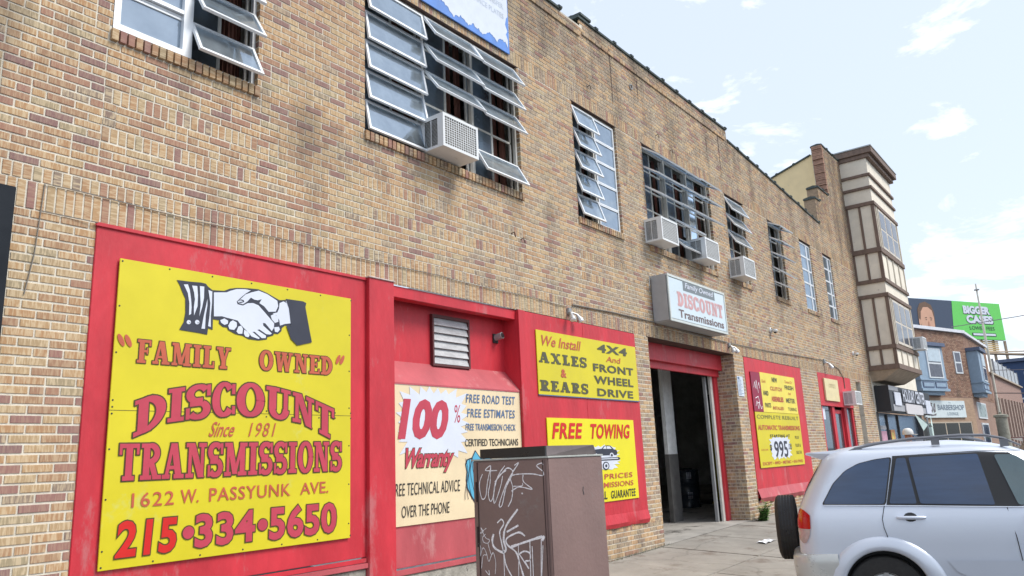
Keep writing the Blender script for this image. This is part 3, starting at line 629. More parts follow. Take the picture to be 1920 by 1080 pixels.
# mortar bed (with the openings left out)
def mortar(xa, xb, zlo, ztop, par, name='wall'):
    cuts = sorted({xa, xb}|{q for a, b, c, d, _ in OPEN for q in (a, b) if xa < q < xb}|{q for q in TOPX if xa < q < xb}); mb = MB(); y = .003
    for s, e in zip(cuts[:-1], cuts[1:]):
        m = (s+e)/2; iv = [(zlo(m), None)]
        segs = []; cur = zlo(m)
        for a, b, c, d, _ in sorted([o for o in OPEN if o[0] < m < o[1]], key=lambda o: o[2]):
            if c > cur: segs.append((cur, c))
            cur = max(cur, d)
        t0, t1 = ztop(s+1e-4), ztop(e-1e-4)
        for p, q in segs: mb.quad((s, y, p), (e, y, p), (e, y, q), (s, y, q))
        if min(t0, t1) > cur: mb.add([(s, y, cur), (e, y, cur), (e, y, t1), (s, y, t0), (e, .33, t1), (s, .33, t0), (s, .33, cur+.0), (e, .33, cur+.0)], [(0, 1, 2, 3), (3, 2, 4, 5), (5, 4, 7, 6)])
    # reveals
    for a, b, c, d, dp in OPEN:
        if dp == .021: dp = .46
        if a < xa or b > xb or dp < .1: continue
        c = max(c, zlo((a+b)/2)) 
        mb.quad((a-.004, .003, c), (a-.004, dp+.02, c), (a-.004, dp+.02, d), (a-.004, .003, d)); mb.quad((b+.004, .003, c), (b+.004, dp+.02, c), (b+.004, dp+.02, d), (b+.004, .003, d)); mb.quad((a, .003, d+.002), (b, .003, d+.002), (b, dp+.02, d+.002), (a, dp+.02, d+.002))
    return mb.build(name, MATS['mortar'], par)
# reveal bricks of the garage doorway
mb = MB(); random.seed(21); z = 1.873; i = 0
while z > -1.5:
    for (xe, xo) in ((11.35, 11.33), (14.97, 14.99)):
        yy = .003-(i % 2)*.0
        for (p, q) in (((.008, .197), (.21, .40)) if i % 2 else ((.008, .095), (.108, .298), (.311, .45))):
            mb.box(min(xe, xo)-(.0 if xe < 12 else .004), max(xe, xo)+(.004 if xe < 12 else 0), p, q, z, z+.0505, 0, (rnd_col(), 0), True)
    z -= .0667; i += 1
tag(mb.build('reveal_bricks', MATS['brick_face'], BLD, attrs=True), kind='stuff')
mortar(XMIN, 24.0, lambda x: g0(x)-.1, lambda x: min(top(x), 6.9-(x-15.97)*.072) if x > 22.2 else top(x), BLD)
def nb():
    mb = MB(); y = .003
    st = MB()
    for s, e in ((22.6, 23.05), (23.05, 24.0)): st.box(s, e, y, .33, 6.3, top((s+e)/2))
    st.build('stepped_wall', mat('tan_end_brick', (0.38, 0.27, 0.18), .9, var=.3, vs_=10, stretch=(1, 1, 3)), NBR)
    mb.box(24.0, 24.15, y, .33, 1.88, 7.66); mb.box(24.15, 24.2, y, .33, g0(24)-.1, 9.36); mb.box(24.2, 24.72, y, .33, 1.88, 9.36); mb.box(24.72, 26.4, y, .33, g0(25)-.1, 9.36); mb.box(24.0, 24.15, y, .33, g0(24)-.1, 1.88)
    return mb.build('wall', MATS['mortar'], NBR)
nb()
# steel lintel angle over every window, drip line
mat('rusty_steel', (0.07, 0.04, 0.03), 0.8, var=0.4)
for q in [(a-.03, b+.03, -.008, .07, WZ1-.001, WZ1+.006) for a, b, _ in WINS]+[(7.78, 10.86, -.009, .03, 1.931, 1.936), (11.3, 15.0, -.009, .5, 1.929, 1.936), (15.45, 19.2, -.009, .06, 1.931, 1.936)]:
    mb = MB(); mb.box(*q); mb.build('steel_lintel', MATS['rusty_steel'], BLD)

# coping tiles
def tile_mesh(L=.61):
    mb = MB(); pr = [(-.03, -.05), (-.036, -.02), (-.02, .0), (.12, .035), (.30, .01), (.34, -.01), (.335, -.05)]; 
    def seg(x0, x1, s): 
        n = len(pr); v = [(x, .15+(py-.15)*(1 if s == 1 else 1.1), pz+(.0 if s == 1 else .018)) for x in (x0, x1) for py, pz in pr]
        mb.add(v, [(i, i+1, n+i+1, n+i) for i in range(n-1)]+[tuple(range(n)), tuple(range(n, 2*n))[::-1], (0, n, 2*n-1, n-1)])
    seg(0, L-.004, 1.0); seg(L-.075, L-.006, 1.22)
    return mb
tiles = tile_mesh().build('coping_tile', COP, BLD, bevel=0); td = tiles.data; bpy.data.objects.remove(tiles)
def tile(x, z, par, sl=0, sx=1):
    o = bpy.data.objects.new('coping_tile', td); COL.objects.link(o); o.parent = par; o.location = (x, random.uniform(-.006, .006), z+.05); o.rotation_euler = (random.uniform(-.02, .02), sl+random.uniform(-.012, .012), 0); o.scale = (sx, 1, 1)
x = 3.2
while x < 9.3: tile(x, 7.02, BLD); x += .61
x = 9.80
while x < 15.5: tile(x, 7.14, BLD); x += .615
x = 15.99
while x < 22.2: tile(x, 6.90-(x-15.97)*.072, BLD, math.atan(.072)); x += .605
for (x, zt, sx) in ((22.56, 7.20, .8), (23.0, 7.66, .9), (23.55, 7.66, .9)): tile(x, zt, NBR, 0, sx)
for x in (24.1, 24.75, 25.4): tile(x, 9.36, NBR)
# raised stub at the parapet step
mb = MB(); mb.box(9.84, 10.18, -.05, .36, 7.19, 7.25); mb.build('coping_block', COP, BLD, bevel=.01)

# ------------------------------------------------------------------ windows
sash_cache = {}
def sash_meshes(w, h):
    k = (round(w, 2), round(h, 2))
    if k in sash_cache: return sash_cache[k]
    f = MB(); t = .028; y0, y1 = -.014, .014
    f.box(0, w, y0, y1, -t, 0); f.box(0, w, y0, y1, -h, -h+t); f.box(0, t, y0+.001, y1-.001, -h+t, -t); f.box(w-t, w, y0+.001, y1-.001, -h+t, -t)
    g = MB(); g.quad((t, 0, -h+t), (w-t, 0, -h+t), (w-t, 0, -t), (t, 0, -t))
    a = f.build('sash', ALU); b = g.build('pane', GL); r = (a.data, b.data)
    bpy.data.objects.remove(a); bpy.data.objects.remove(b); sash_cache[k] = r; return r
def add_sash(win, x, z, w, h, ang, y=.05, slip=0, gm=None):
    fm, gd = sash_meshes(w, h)
    for n, d in (('sash', fm), ('pane', gd)):
        o = bpy.data.objects.new(n, d); COL.objects.link(o); o.parent = win; o.location = (x, y-(.006 if ang else 0), z); o.rotation_euler = (-rad(ang), rad(slip), 0)
        if gm and n == 'pane': o.material_slots[0].link = 'OBJECT'; o.material_slots[0].material = gm
def window(x0, x1, mulls, rows, inner='mix', label=None, seed=0, fmat=None):
    """rows: per bay a list of five angles from the top; None = sash missing; 0 = closed"""
    rr = random.Random(seed); y0, y1 = .055, .10; t = .034; f = MB(); z0, z1 = WZ0, WZ1-.03
    f.box(x0, x1, y0, y1, z1-t, z1+.03); f.box(x0, x1, y0-.02, y1, z0, z0+t*.8); f.box(x0, x0+t, y0, y1+.001, z0+t*.8, z1-t); f.box(x1-t, x1, y0, y1+.001, z0+t*.8, z1-t)
    bays = [x0+t*.5]+mulls+[x1-t*.5]
    for m in mulls: f.box(m-.022, m+.022, y0+.001, y1, z0+t*.8, z1-t)
    win = f.build('window', fmat or CRM, BLD)
    if label: win['label'] = label
    H = (z1-t*.5-z0-t*.5)/5; inn = MB()
    for bi, (a, b) in enumerate(zip(bays[:-1], bays[1:])):
        for r in range(5):
            zt = z1-t*.5-r*H; ang = rows[bi][r]
            if ang is not None: add_sash(win, a+.012, zt, b-a-.024, H+.012, ang+(rr.uniform(-2, 2) if ang else 0), .045, rr.uniform(-.3, .3) if ang else 0)
            if r: inn.box(a+.02, b-.02, .13, .155, zt-.012, zt+.012)
        m = a+(b-a)*.52; inn.box(m-.016, m+.016, .128, .158, z0+.02, z1-.02)
        inn.box(a+.02, a+.045, .13, .155, z0+.02, z1-.02); inn.box(b-.045, b-.02, .13, .155, z0+.02, z1-.02)
    inn.build('inner_frame', CRM, win)
    gi = MB()
    for bi, (a, b) in enumerate(zip(bays[:-1], bays[1:])):
        m = a+(b-a)*.52; gi.quad((a+.02, .14, z0+.02), (m-.016, .14, z0+.02), (m-.016, .14, z1-.02), (a+.02, .14, z1-.02))
    gi.build('inner_pane', GLC, win)
    # room seen through it
    rm = MB(); q = 1.9
    for fc in (((x0-.3, q, z0-.8), (x1+.8, q, z0-.8), (x1+.8, q, z1+.3), (x0-.3, q, z1+.3)), ((x0-.3, .145, z1+.3), (x1+.8, .145, z1+.3), (x1+.8, q, z1+.3), (x0-.3, q, z1+.3)), ((x1+.8, .145, z0-.8), (x1+.8, q, z0-.8), (x1+.8, q, z1+.3), (x1+.8, .145, z1+.3)), ((x0-.3, .145, z0-.8), (x0-.3, q, z0-.8), (x0-.3, q, z1+.3), (x0-.3, .145, z1+.3)), ((x0-.3, .145, z0-.8), (x1+.8, .145, z0-.8), (x1+.8, q, z0-.8), (x0-.3, q, z0-.8))): rm.quad(*fc)
    rm.build('room_lining', ROOM, win)
    cu = MB(); bl = MB()
    for bi, (a, b) in enumerate(zip(bays[:-1], bays[1:])):
        m = a+(b-a)*.52; w = b-a
        if inner == 'mix':
            n = 9
            for s, e in ((m+.04, m+.04+w*.2), (b-.14, b-.03)):
                pts = [(s+(e-s)*i/n, .24+.018*math.sin(i*2.3+bi)) for i in range(n+1)]
                for i in range(n): cu.quad((*pts[i], z0), (*pts[i+1], z0), (*pts[i+1], z1), (*pts[i], z1))
            bl.box(a+.04, a+w*.44, .23, .236, z0+(.0 if rr.random() < .6 else .6), z1-rr.uniform(.05, .5))
        elif inner == 'blind':
            bl.box(a+.02, b-.03, .20, .206, z0+.02, z1-.02)
        elif inner == 'dark':
            pts = [(b-.30+.24*i/6, .26+.015*math.sin(i*2)) for i in range(7)]
            for i in range(6): cu.quad((*pts[i], z0), (*pts[i+1], z0), (*pts[i+1], z1), (*pts[i], z1))
    if cu.v: cu.build('curtain', CURT, win)
    if bl.v: bl.build('blind', BLIND if inner == 'mix' else mat('white_blind', (0.74, 0.77, 0.82), 0.8), win)
    return win
N = None
w1 = window(*WINS[0], [[0, 0, 0, 0, 0], [27, 27, 30, 33, 30]], seed=1, fmat=ALU, label='second storey window above the handshake sign, left bay shut')
w2 = window(*WINS[1], [[12, 12, 11, 12, 12], [33, 35, 36, N, N], [30, 31, 34, N, 30]], seed=2, label='widest awning window, under the blue and white board')
w3 = window(*WINS[2], [[20, 21, 21, 21, 20], [0, 0, 0, 0, 0]], seed=3)
w4 = window(*WINS[3], [[56, 56, 56, N, N], [54, 56, 56, 52, 44], [57, 58, 57, N, N]], seed=4, inner='mix')
w5 = window(*WINS[4], [[27, 30, 28, N, N]], seed=5, inner='dark')
w6 = window(*WINS[5], [[62, 60, 60, 52, 58]], seed=6, inner='dark')
w7 = window(*WINS[6], [[0]*5, [0]*5], seed=7, inner='blind')
w8 = window(*WINS[7], [[0]*5, [0]*5], seed=8, inner='blind')
# heavier white aluminium frame on the shut bay of the first window
mb = MB(); z0, z1 = WZ0, WZ1-.03
mb.box(2.505, 2.56, -.004, .05, z0+.06, z1); mb.box(3.10, 3.185, -.004, .05, z0+.06, z1); mb.box(2.505, 3.185, -.005, .05, z0+.005, z0+.06)
for k in range(1, 5): mb.box(2.56, 3.10, .0, .04, z0+.06+k*.366-.018, z0+.06+k*.366+.018)
mb.build('storm_frame', ALU, w1)

# ------------------------------------------------- ground floor timber fronts
def boards(name, rects, m, par=BLD, bevel=.004):
    mb = MB()
    for r in rects: mb.box(*r)
    return mb.build(name, m, par, bevel=bevel)
G = lambda x: g0(x)-.06
# bay one: plywood behind the handshake sign
boards('plywood_panel', [(2.50, 5.20, -.014, .03, -.83, 1.925)], RED)
for q in [(2.485, 5.20, -.03, -.014, 1.90, 1.932), (2.49, 5.20, -.028, -.0145, -.88, -.84)]: boards('panel_trim', [q], RED)
boards('timber_pilaster', [(5.20, 5.55, -.065, .06, G(5.2), 1.93)], RED)
boards('pilaster_cap', [(5.19, 5.56, -.08, .0, 1.93, 1.945)], mat('peeling_white_paint', (0.6, 0.5, 0.47), 0.7, var=0.3, vs_=30))
boards('sloping_sill', [(2.50, 5.199, -.05, .03, -.93, -.885)], REDP)
boards('stone_base', [(2.50, 5.199, -.02, .1, G(3), -.932), (5.552, 7.779, -.02, .1, G(6), -1.07)], CONC2, bevel=.012)
# bay two: recess with louvre above the cream sign
boards('recess_back', [(5.552, 7.9, .235, .26, 1.0, 1.93)], RED)
boards('recess_beam', [(5.552, 7.78, .02, .15, 1.80, 1.925)], RED)
mb = MB(); mb.add([(5.552, .235, 1.14), (7.779, .235, 1.14), (7.779, .0, .875), (5.552, .0, .875), (5.552, .0, .855), (7.779, .0, .855)], [(0, 1, 2, 3), (3, 2, 5, 4)]); mb.build('sloping_board', REDP, BLD)
boards('lower_board', [(5.552, 7.779, .022, .04, -1.0, .855)], REDP)
boards('bottom_rail', [(5.552, 7.779, -.03, .022, -1.065, -1.015)], REDP)
boards('recess_cheek', [(7.779, 7.80, .0, .24, .855, 1.925)], RED); boards('recess_cheek', [(5.545, 5.552, .06, .24, .855, 1.93)], RED)
# bay three
boards('plywood_panel', [(7.78, 9.32, -.018, .02, -.945, 1.925), (9.323, 10.87, -.017, .02, -.95, 1.926)], RED)
boards('panel_trim', [(7.775, 7.92, -.033, -.018, -.6, 1.93)], RED)
# folded sheet at the foot
mb = MB(); xs = [7.79+i*.1025 for i in range(31)]; r = random.Random(2)
v = []; 
for x in xs: a = r.uniform(-.012, .012); v += [(x, -.02, -.8), (x, -.045+a, -.93), (x, -.02+a, -.985+a*.6)]
mb.add(v, [(3*i+j, 3*i+3+j, 3*i+4+j, 3*i+1+j) for i in range(30) for j in range(2)]); mb.build('loose_sheet_edge', RED, BLD, smooth=True)
# louvre
f = MB(); f.box(6.40, 7.06, .19, .235, 1.70, 1.735); f.box(6.40, 7.06, .19, .235, 1.125, 1.15); f.box(6.40, 6.425, .19, .235, 1.15, 1.70); f.box(7.035, 7.06, .19, .235, 1.15, 1.70)
vent = f.build('louvre_vent', mat('dark_red_frame', (0.10, 0.03, 0.03), 0.6), BLD)
for k in range(6):
    mb = MB(); z0 = 1.152+k*.0915; mb.add([(6.425, .195, z0+.004), (7.035, .195, z0+.004), (7.035, .226, z0+.098), (6.425, .226, z0+.098), (6.425, .199, z0), (7.035, .199, z0), (7.035, .23, z0+.094), (6.425, .23, z0+.094)], [(0, 1, 2, 3), (4, 7, 6, 5), (0, 4, 5, 1), (3, 2, 6, 7), (0, 3, 7, 4), (1, 5, 6, 2)])
    mb.build('slat', mat('dirty_white_slat', (0.46, 0.46, 0.47), 0.5, var=0.25, vs_=7, stretch=(1, 1, 3)), vent)
# garage door opening
boards('door_header', [(11.352, 14.968, .26, .34, 1.625, 1.928)], RED)
boards('door_header_lip', [(11.352, 14.968, .345, .40, 1.50, 1.86)], RED)
boards('door_jamb', [(14.80, 14.967, .385, .44, G(14), 1.60)], RED)
boards('white_door_frame', [(14.70, 14.80, .43, .475, G(14), 1.56), (11.40, 14.70, .44, .475, 1.52, 1.56)], mat('old_white_paint', (0.62, 0.60, 0.56), 0.6, var=0.15, vs_=12))
boards('door_track', [(14.60, 14.66, .50, .56, G(14)+.06, 1.5)], GRY)
# inside of the garage
mb = MB(); xa, xb, yb, zt = 10.0, 26.0, 10.5, 3.3; zf = lambda x: g0(x)-.0
mb.quad((xa, .5, zt), (xb, .5, zt), (xb, yb, zt), (xa, yb, zt)); mb.quad((xa, yb, -2), (xb, yb, -2), (xb, yb, zt), (xa, yb, zt)); mb.quad((xb, .5, -2), (xb, yb, -2), (xb, yb, zt), (xb, .5, zt)); mb.quad((xa, .5, -2), (xa, yb, -2), (xa, yb, zt), (xa, .5, zt))
mb.quad((xa, .5, -2), (11.345, .5, -2), (11.345, .5, zt), (xa, .5, zt)); mb.quad((14.98, .5, -2), (xb, .5, -2), (xb, .5, zt), (14.98, .5, zt)); mb.quad((11.345, .5, 1.9), (14.98, .5, 1.9), (14.98, .5, zt), (11.345, .5, zt))
mb.build('garage_lining', mat('garage_wall_paint', (0.62, 0.63, 0.62), .8, var=.3, vs_=1.5), BLD)
mb = MB(); mb.quad((xa, -.02, g0(xa)+.002), (xb, -.02, g0(xa)+.16), (xb, yb, g0(xa)+.16), (xa, yb, g0(xa)+.002)); mb.v = [(x, y, g0(x)+.004) for x, y, z in mb.v]
mb.build('garage_floor', mat('oily_concrete', (0.38, 0.36, 0.33), 0.7, var=0.3, vs_=1.5, bump=0.2, dirt=((0.05, 0.045, 0.04), 0.56, 1.1)), BLD)
mb = MB(); mb.box(14.36, 14.76, 1.32, 1.40, .01, 3.3); mb.build('column', mat('white_column_paint', (0.78, 0.79, 0.78), 0.7, var=0.15), BLD)
mb = MB(); mb.box(14.355, 14.765, 1.315, 1.405, -1.4, .008); mb.build('column_base', mat('grey_column_paint', (0.12, 0.115, 0.11), 0.7, var=0.25), BLD)
mb = MB(); mb.box(19.9, 21.2, 4.6, 4.7, -.35, 1.1); mb.build('inner_window', mat('dim_window', (0.5, 0.52, 0.52), 0.5, var=.2), BLD)
# 995 bay
boards('plywood_panel', [(15.49, 17.3, -.012, .03, -.93, 1.925), (17.302, 19.13, -.011, .03, -.93, 1.924)], RED)
mb = MB(); xs = [15.47+i*.122 for i in range(31)]; r = random.Random(5); v = []
for x in xs: a = r.uniform(-.02, .02); v += [(x, -.014, -.75), (x, -.075+a, -.93), (x, -.02+a, -1.02+a*.5)]
mb.add(v, [(3*i+j, 3*i+3+j, 3*i+4+j, 3*i+1+j) for i in range(30) for j in range(2)]); mb.build('loose_sheet_edge', REDP, BLD, smooth=True)
# red entrance
boards('plywood_panel', [(20.5, 23.6, -.006, .04, 1.07, 1.925)], RED)
boards('door_frame', [(20.5, 20.68, .03, .12, G(20), 1.07), (21.55, 21.78, .03, .12, G(20), 1.07), (22.72, 22.95, .03, .12, G(20), 1.07), (23.48, 23.6, .03, .12, G(20), 1.07), (20.68, 21.55, .04, .11, G(20), -.6), (22.95, 23.48, .04, .11, G(20), -.6)], RED)
dr = boards('glass_door', [(21.79, 21.90, .10, .15, G(21)+.02, 1.0), (22.60, 22.71, .10, .15, G(21)+.02, 1.0), (21.90, 22.60, .10, .15, .90, 1.0), (21.90, 22.60, .10, .15, G(21)+.02, -1.0)], RED)
mb = MB(); mb.quad((21.90, .12, -1.0), (22.60, .12, -1.0), (22.60, .12, .9), (21.90, .12, .9)); mb.build('pane', GLO, dr)
mb = MB(); mb.quad((20.68, .08, -.6), (21.55, .08, -.6), (21.55, .08, 1.07), (20.68, .08, 1.07)); mb.build('sidelight', GLO, BLD)
mb = MB(); mb.quad((22.95, .08, -.6), (23.48, .08, -.6), (23.48, .08, 1.07), (22.95, .08, 1.07)); mb.build('sidelight', GLO, BLD)
mb = MB(); mb.box(20.5, 23.6, .5, .52, -1.5, 1.1); mb.build('vestibule_back', mat('grey_vestibule', (0.30, 0.28, 0.29), 0.8, var=.2), BLD)
mb = MB(); mb.box(20.75, 21.0, .065, .07, .72, 1.0); mb.build('door_notice', PALE, BLD)
mb = MB(); mb.box(24.2, 24.72, .16, .2, G(24), 1.88); mb.build('side_door', mat('dark_brown_door', (0.055, 0.03, 0.026), 0.5, var=.2), NBR)
for (xx, za, zb) in ((10.80, 5.95, 6.98), (15.42, 5.9, 6.86), (11.75, 6.35, 6.75), (14.75, 6.3, 6.6)):
    mb = MB(); mb.add([(xx-.022, -.005, zb), (xx+.022, -.005, zb), (xx+.006, -.0045, za), (xx-.006, -.0045, za)], [(3, 2, 1, 0)]); mb.build('open_joint', mat('dark_joint', (0.085, 0.055, 0.045), .9, var=.4, vs_=20), BLD)
# anchors, pipe stubs and stains on the upper wall
mb = MB()
for (x, z) in ((9.98, 5.95), (12.35, 5.86), (12.9, 5.72), (7.95, 2.92), (7.75, 2.96)):
    mb.tube([(x, .0, z), (x, -.05, z+.01), (x+.01, -.06, z-.06)], .008, 6)
mb.build('iron_hook', MATS['rusty_steel'], BLD)
mb = MB(); mb.lathe([(.055, .03), (.055, -.02), (.04, -.02), (.04, .03)], (11.5, 0, 6.53), 'y', 16); mb.build('pipe_stub', GRY, BLD, smooth=True)
# ==================================================================== signs
def board(name, label, x0, x1, z0, z1, y, m, th=.012, cat='sign', group=None, bev=.002):
    t = thing(name, label, cat, (x0, y, z0), group=group)
    mb = MB(); mb.box(0, x1-x0, 0, th, 0, z1-z0); mb.build('board', m, t, bevel=bev)
    return t, frame_y(-.0, -x0, -z0)
def screws(t, fr, pts):
    mb = MB()
    for x, z in pts: c = fr['o']+Vector((x, 0, z)); mb.lathe([(.0075, .001), (.0065, -.003), (.0005, -.0035)], (c.x, c.y, c.z), 'y', 8)
    tag(mb.build('screw_heads', DRK, t), kind='stuff')
# 1 big yellow sign, two sheets
t, fr = board('handshake_sign', 'large yellow sign with a handshake, FAMILY OWNED DISCOUNT TRANSMISSIONS and the phone number', 2.68, 4.98, -.632, 1.675, -.040, YEL)
mb = MB(); mb.box(0, 2.3, -.0012, 0, 1.135, 1.139); mb.build('sheet_joint', LOUT, t)
r = random.Random(4)
screws(t, fr, [(2.70+i*.38, 1.655) for i in range(7)]+[(2.70+i*.38, -.61) for i in range(7)]+[(2.70, -.5+i*.36) for i in range(6)]+[(4.96, -.5+i*.36) for i in range(6)]+[(2.70+i*.19, .53) for i in range(13)]+[(2.70+i*.19, .48) for i in range(13)])
kk = [p for c, p in HS]; 
for lab, c, m, d in (('sleeve_print', 'k', NAVY, .004), ('hand_print', 'w', PALE, .006)):
    sel = [p for q, (cc, p) in enumerate(HS) if cc == c and not (c == 'k' and len(p) < 13)]
    flat(sel, m, t, lab, fr, d)
for cc, p in HS:
    if cc == 'k' and len(p) < 13: flat([p], NAVY, t, 'hand_line', fr, .008)
slab('FAMILY', 2.857, 3.66, .872, 1.054, LORG, t, fr, .006, LOUT, .007, name='family')
slab('OWNED', 3.942, 4.745, .888, 1.062, LORG, t, fr, .006, LOUT, .007, name='owned')
for x, s in ((2.71, -1), (2.765, -1), (4.80, 1), (4.85, 1)):
    e = [(x+.018+.022*math.cos(a)+s*.02*math.sin(a), (1.035 if s < 0 else 1.045)+.048*math.sin(a)*1.0) for a in [i*.5236 for i in range(12)]]
    flat([e], LORG, t, 'quote_mark', fr, .006)
# arched DISCOUNT
TP = [(2.86, .574), (3.131, .679), (3.352, .720), (3.604, .756), (3.873, .762), (4.123, .741), (4.387, .694), (4.70, .590)]
BT = [(2.86, .300), (3.131, .419), (3.366, .450), (3.616, .478), (3.884, .483), (4.131, .467), (4.393, .429), (4.70, .300)]
def interp(tab, x):
    if x <= tab[0][0]: a, b = tab[0], tab[1]
    elif x >= tab[-1][0]: a, b = tab[-2], tab[-1]
    else:
        for a, b in zip(tab[:-1], tab[1:]):
            if a[0] <= x <= b[0]: break
    return a[1]+(b[1]-a[1])*(x-a[0])/(b[0]-a[0])
slab('DISCOUNT', 2.865, 4.775, 0, 1, LRED, t, fr, .006, LOUT, .011, warp=lambda X, Z: (X, interp(BT, X)+(interp(TP, X)-interp(BT, X))*Z), xs=[2.865, 3.126, 3.275, 3.507, 3.733, 4.019, 4.300, 4.555, 4.79], name='discount')
text('Since', 3.482, 3.745, .308, .43, LORG, t, fr, .005, .01, .35, name='since')
text('1981', 3.855, 4.13, .308, .427, LORG, t, fr, .005, .0, .25, spacing=1.15, name='year')
slab('TRANSMISSIONS', 2.775, 4.868, -.012, .258, LRED, t, fr, .006, LOUT, .010, gap=.07, name='transmissions')
text('1622', 2.888, 3.218, -.21, -.104, LORG, t, fr, .005, .008, spacing=1.15, name='street_number')
text('W.', 3.27, 3.425, -.207, -.101, LORG, t, fr, .005, .01, name='street_name')
text('PASSYUNK', 3.515, 4.295, -.207, -.1, LORG, t, fr, .005, .01, spacing=1.1, name='street_name')
text('AVE.', 4.40, 4.715, -.206, -.102, LORG, t, fr, .005, .01, name='street_name')
text('215', 2.79, 3.262, -.56, -.30, LRED2, t, fr, .006, .034, .05, outline=LOUT, ow=.028, spacing=1.06, name='phone_digits')
text('334', 3.405, 3.945, -.555, -.297, LRED, t, fr, .006, .034, outline=LOUT, ow=.028, spacing=1.06, name='phone_digits')
text('5650', 4.085, 4.812, -.566, -.29, LRED, t, fr, .006, .034, outline=LOUT, ow=.028, spacing=1.06, name='phone_digits')
for cx in (3.35, 4.02): flat([ellipse(cx, -.43, .056, .056)], LOUT, t, 'phone_dot_outline', fr, .0045); flat([ellipse(cx, -.43, .047, .047)], LRED, t, 'phone_dot', fr, .006)

# 2 cream warranty sign (texts measured 0.1 m behind: brought forward)
k = .9867
t, fr = board('warranty_sign', 'cream sign reading 100% Warranty and FREE ROAD TEST, between red pilasters under the louvre', 5.555, 7.775, -.595, .853, .006, CREAM, .014)
flat([star(5.60, 6.80, .03, .88, 26, .80, .10, 3)], PALE, t, 'starburst_print', fr, .004)
text('100', 5.72*k, 6.56*k, .28*k, .72*k, LRED, t, fr, .006, .05, .22, name='hundred')
text('%', 6.605*k, 6.73*k, .468*k, .672*k, LRED, t, fr, .006, .0, .1, name='percent')
text('FREE ROAD TEST', 6.825*k, 7.775*k, .702*k, .806*k, LBLU, t, fr, .005, .012, .12, spacing=1.1, name='lettering')
text('FREE ESTIMATES', 6.839*k, 7.76*k, .533*k, .635*k, LBLU, t, fr, .005, .012, .12, spacing=1.1, name='lettering')
text('FREE TRANSMISSION CHECK', 6.805*k, 7.765*k, .38*k, .46*k, LBLU, t, fr, .005, .01, .1, name='lettering')
text('CERTIFIED TECHNICIANS', 6.787*k, 7.80*k, .198*k, .282*k, LBLK, t, fr, .005, .01, name='lettering')
text('Warranty', 5.745*k, 6.615*k, -.078, .185, LRED, t, fr, .0065, .03, .35, outline=LOUT, ow=.03, spacing=.92, name='warranty')
text('FREE TECHNICAL ADVICE', 5.625*k+.01, 6.685*k, -.298*k, -.17*k, LBLK, t, fr, .005, .0, .06, spacing=1.05, name='lettering')
text('OVER THE PHONE', 5.763*k, 6.50*k, -.52*k, -.40*k, LBLK, t, fr, .005, .0, .06, name='lettering')
SH = [(6.964, .155), (6.90, .07), (6.81, .05), (6.781, 0.0), (6.80, -.09), (6.784, -.18), (6.80, -.28), (6.856, -.362), (6.93, -.45), (7.05, -.45), (7.2, -.36), (7.28, -.2), (7.3, .02), (7.22, .08), (7.129, .055), (7.05, .07)]
SH = [(x*k, z*k) for x, z in SH]; cx = sum(p[0] for p in SH)/len(SH); cz = sum(p[1] for p in SH)/len(SH)
flat([SH], LOUT if False else NAVY, t, 'shield_print', fr, .004)
flat([[(cx+(x-cx)*s, cz+(z-cz)*s) for x, z in SH] for s in (.93,)], mat('shield_blue', (0.10, 0.42, 0.62), 0.5, var=.1), t, 'shield_fill', fr, .0055)
flat([q for a in range(5) for q in stroke([(6.70+.035*a+.03*math.sin(i*.5+a), .06-.045*i) for i in range(11)], .007)], NAVY, t, 'shield_lines', fr, .0068)

# 3 axles sign
t, fr = board('axles_sign', 'yellow sign reading We Install AXLES & REARS 4X4 And FRONT WHEEL DRIVE on the red panel', 8.14, 10.83, .845, 1.705, -.034, YEL)
text('We Install', 8.205, 9.225, 1.50, 1.642, LORG, t, fr, .005, .012, .35, name='we_install')
slab('AXLES', 8.175, 9.345, 1.27, 1.413, LGRN, t, fr, .005, name='axles', gap=.14, S=.27, B=.16)
text('&', 8.672, 8.808, 1.095, 1.21, LORG, t, fr, .005, .03, name='ampersand')
slab('REARS', 8.17, 9.343, .893, 1.036, LGRN, t, fr, .005, name='rears', gap=.14, S=.27, B=.16)
text('4X4', 9.66, 10.55, 1.53, 1.655, LGRN, t, fr, .005, .04, .1, spacing=1.15, name='lettering')
text('And', 9.89, 10.33, 1.40, 1.485, LORG, t, fr, .005, .01, .35, name='and')
text('FRONT', 9.513, 10.70, 1.235, 1.352, LGRN, t, fr, .005, .035, spacing=1.1, name='lettering')
text('WHEEL', 9.518, 10.67, 1.055, 1.173, LGRN, t, fr, .005, .035, spacing=1.1, name='lettering')
text('DRIVE', 9.585, 10.64, .878, .99, LGRN, t, fr, .005, .03, spacing=1.1, name='lettering')
mb = MB(); mb.box(.0, 2.69, -.001, .0125, -.012, 0); mb.build('edge_strip', LBLU, t)

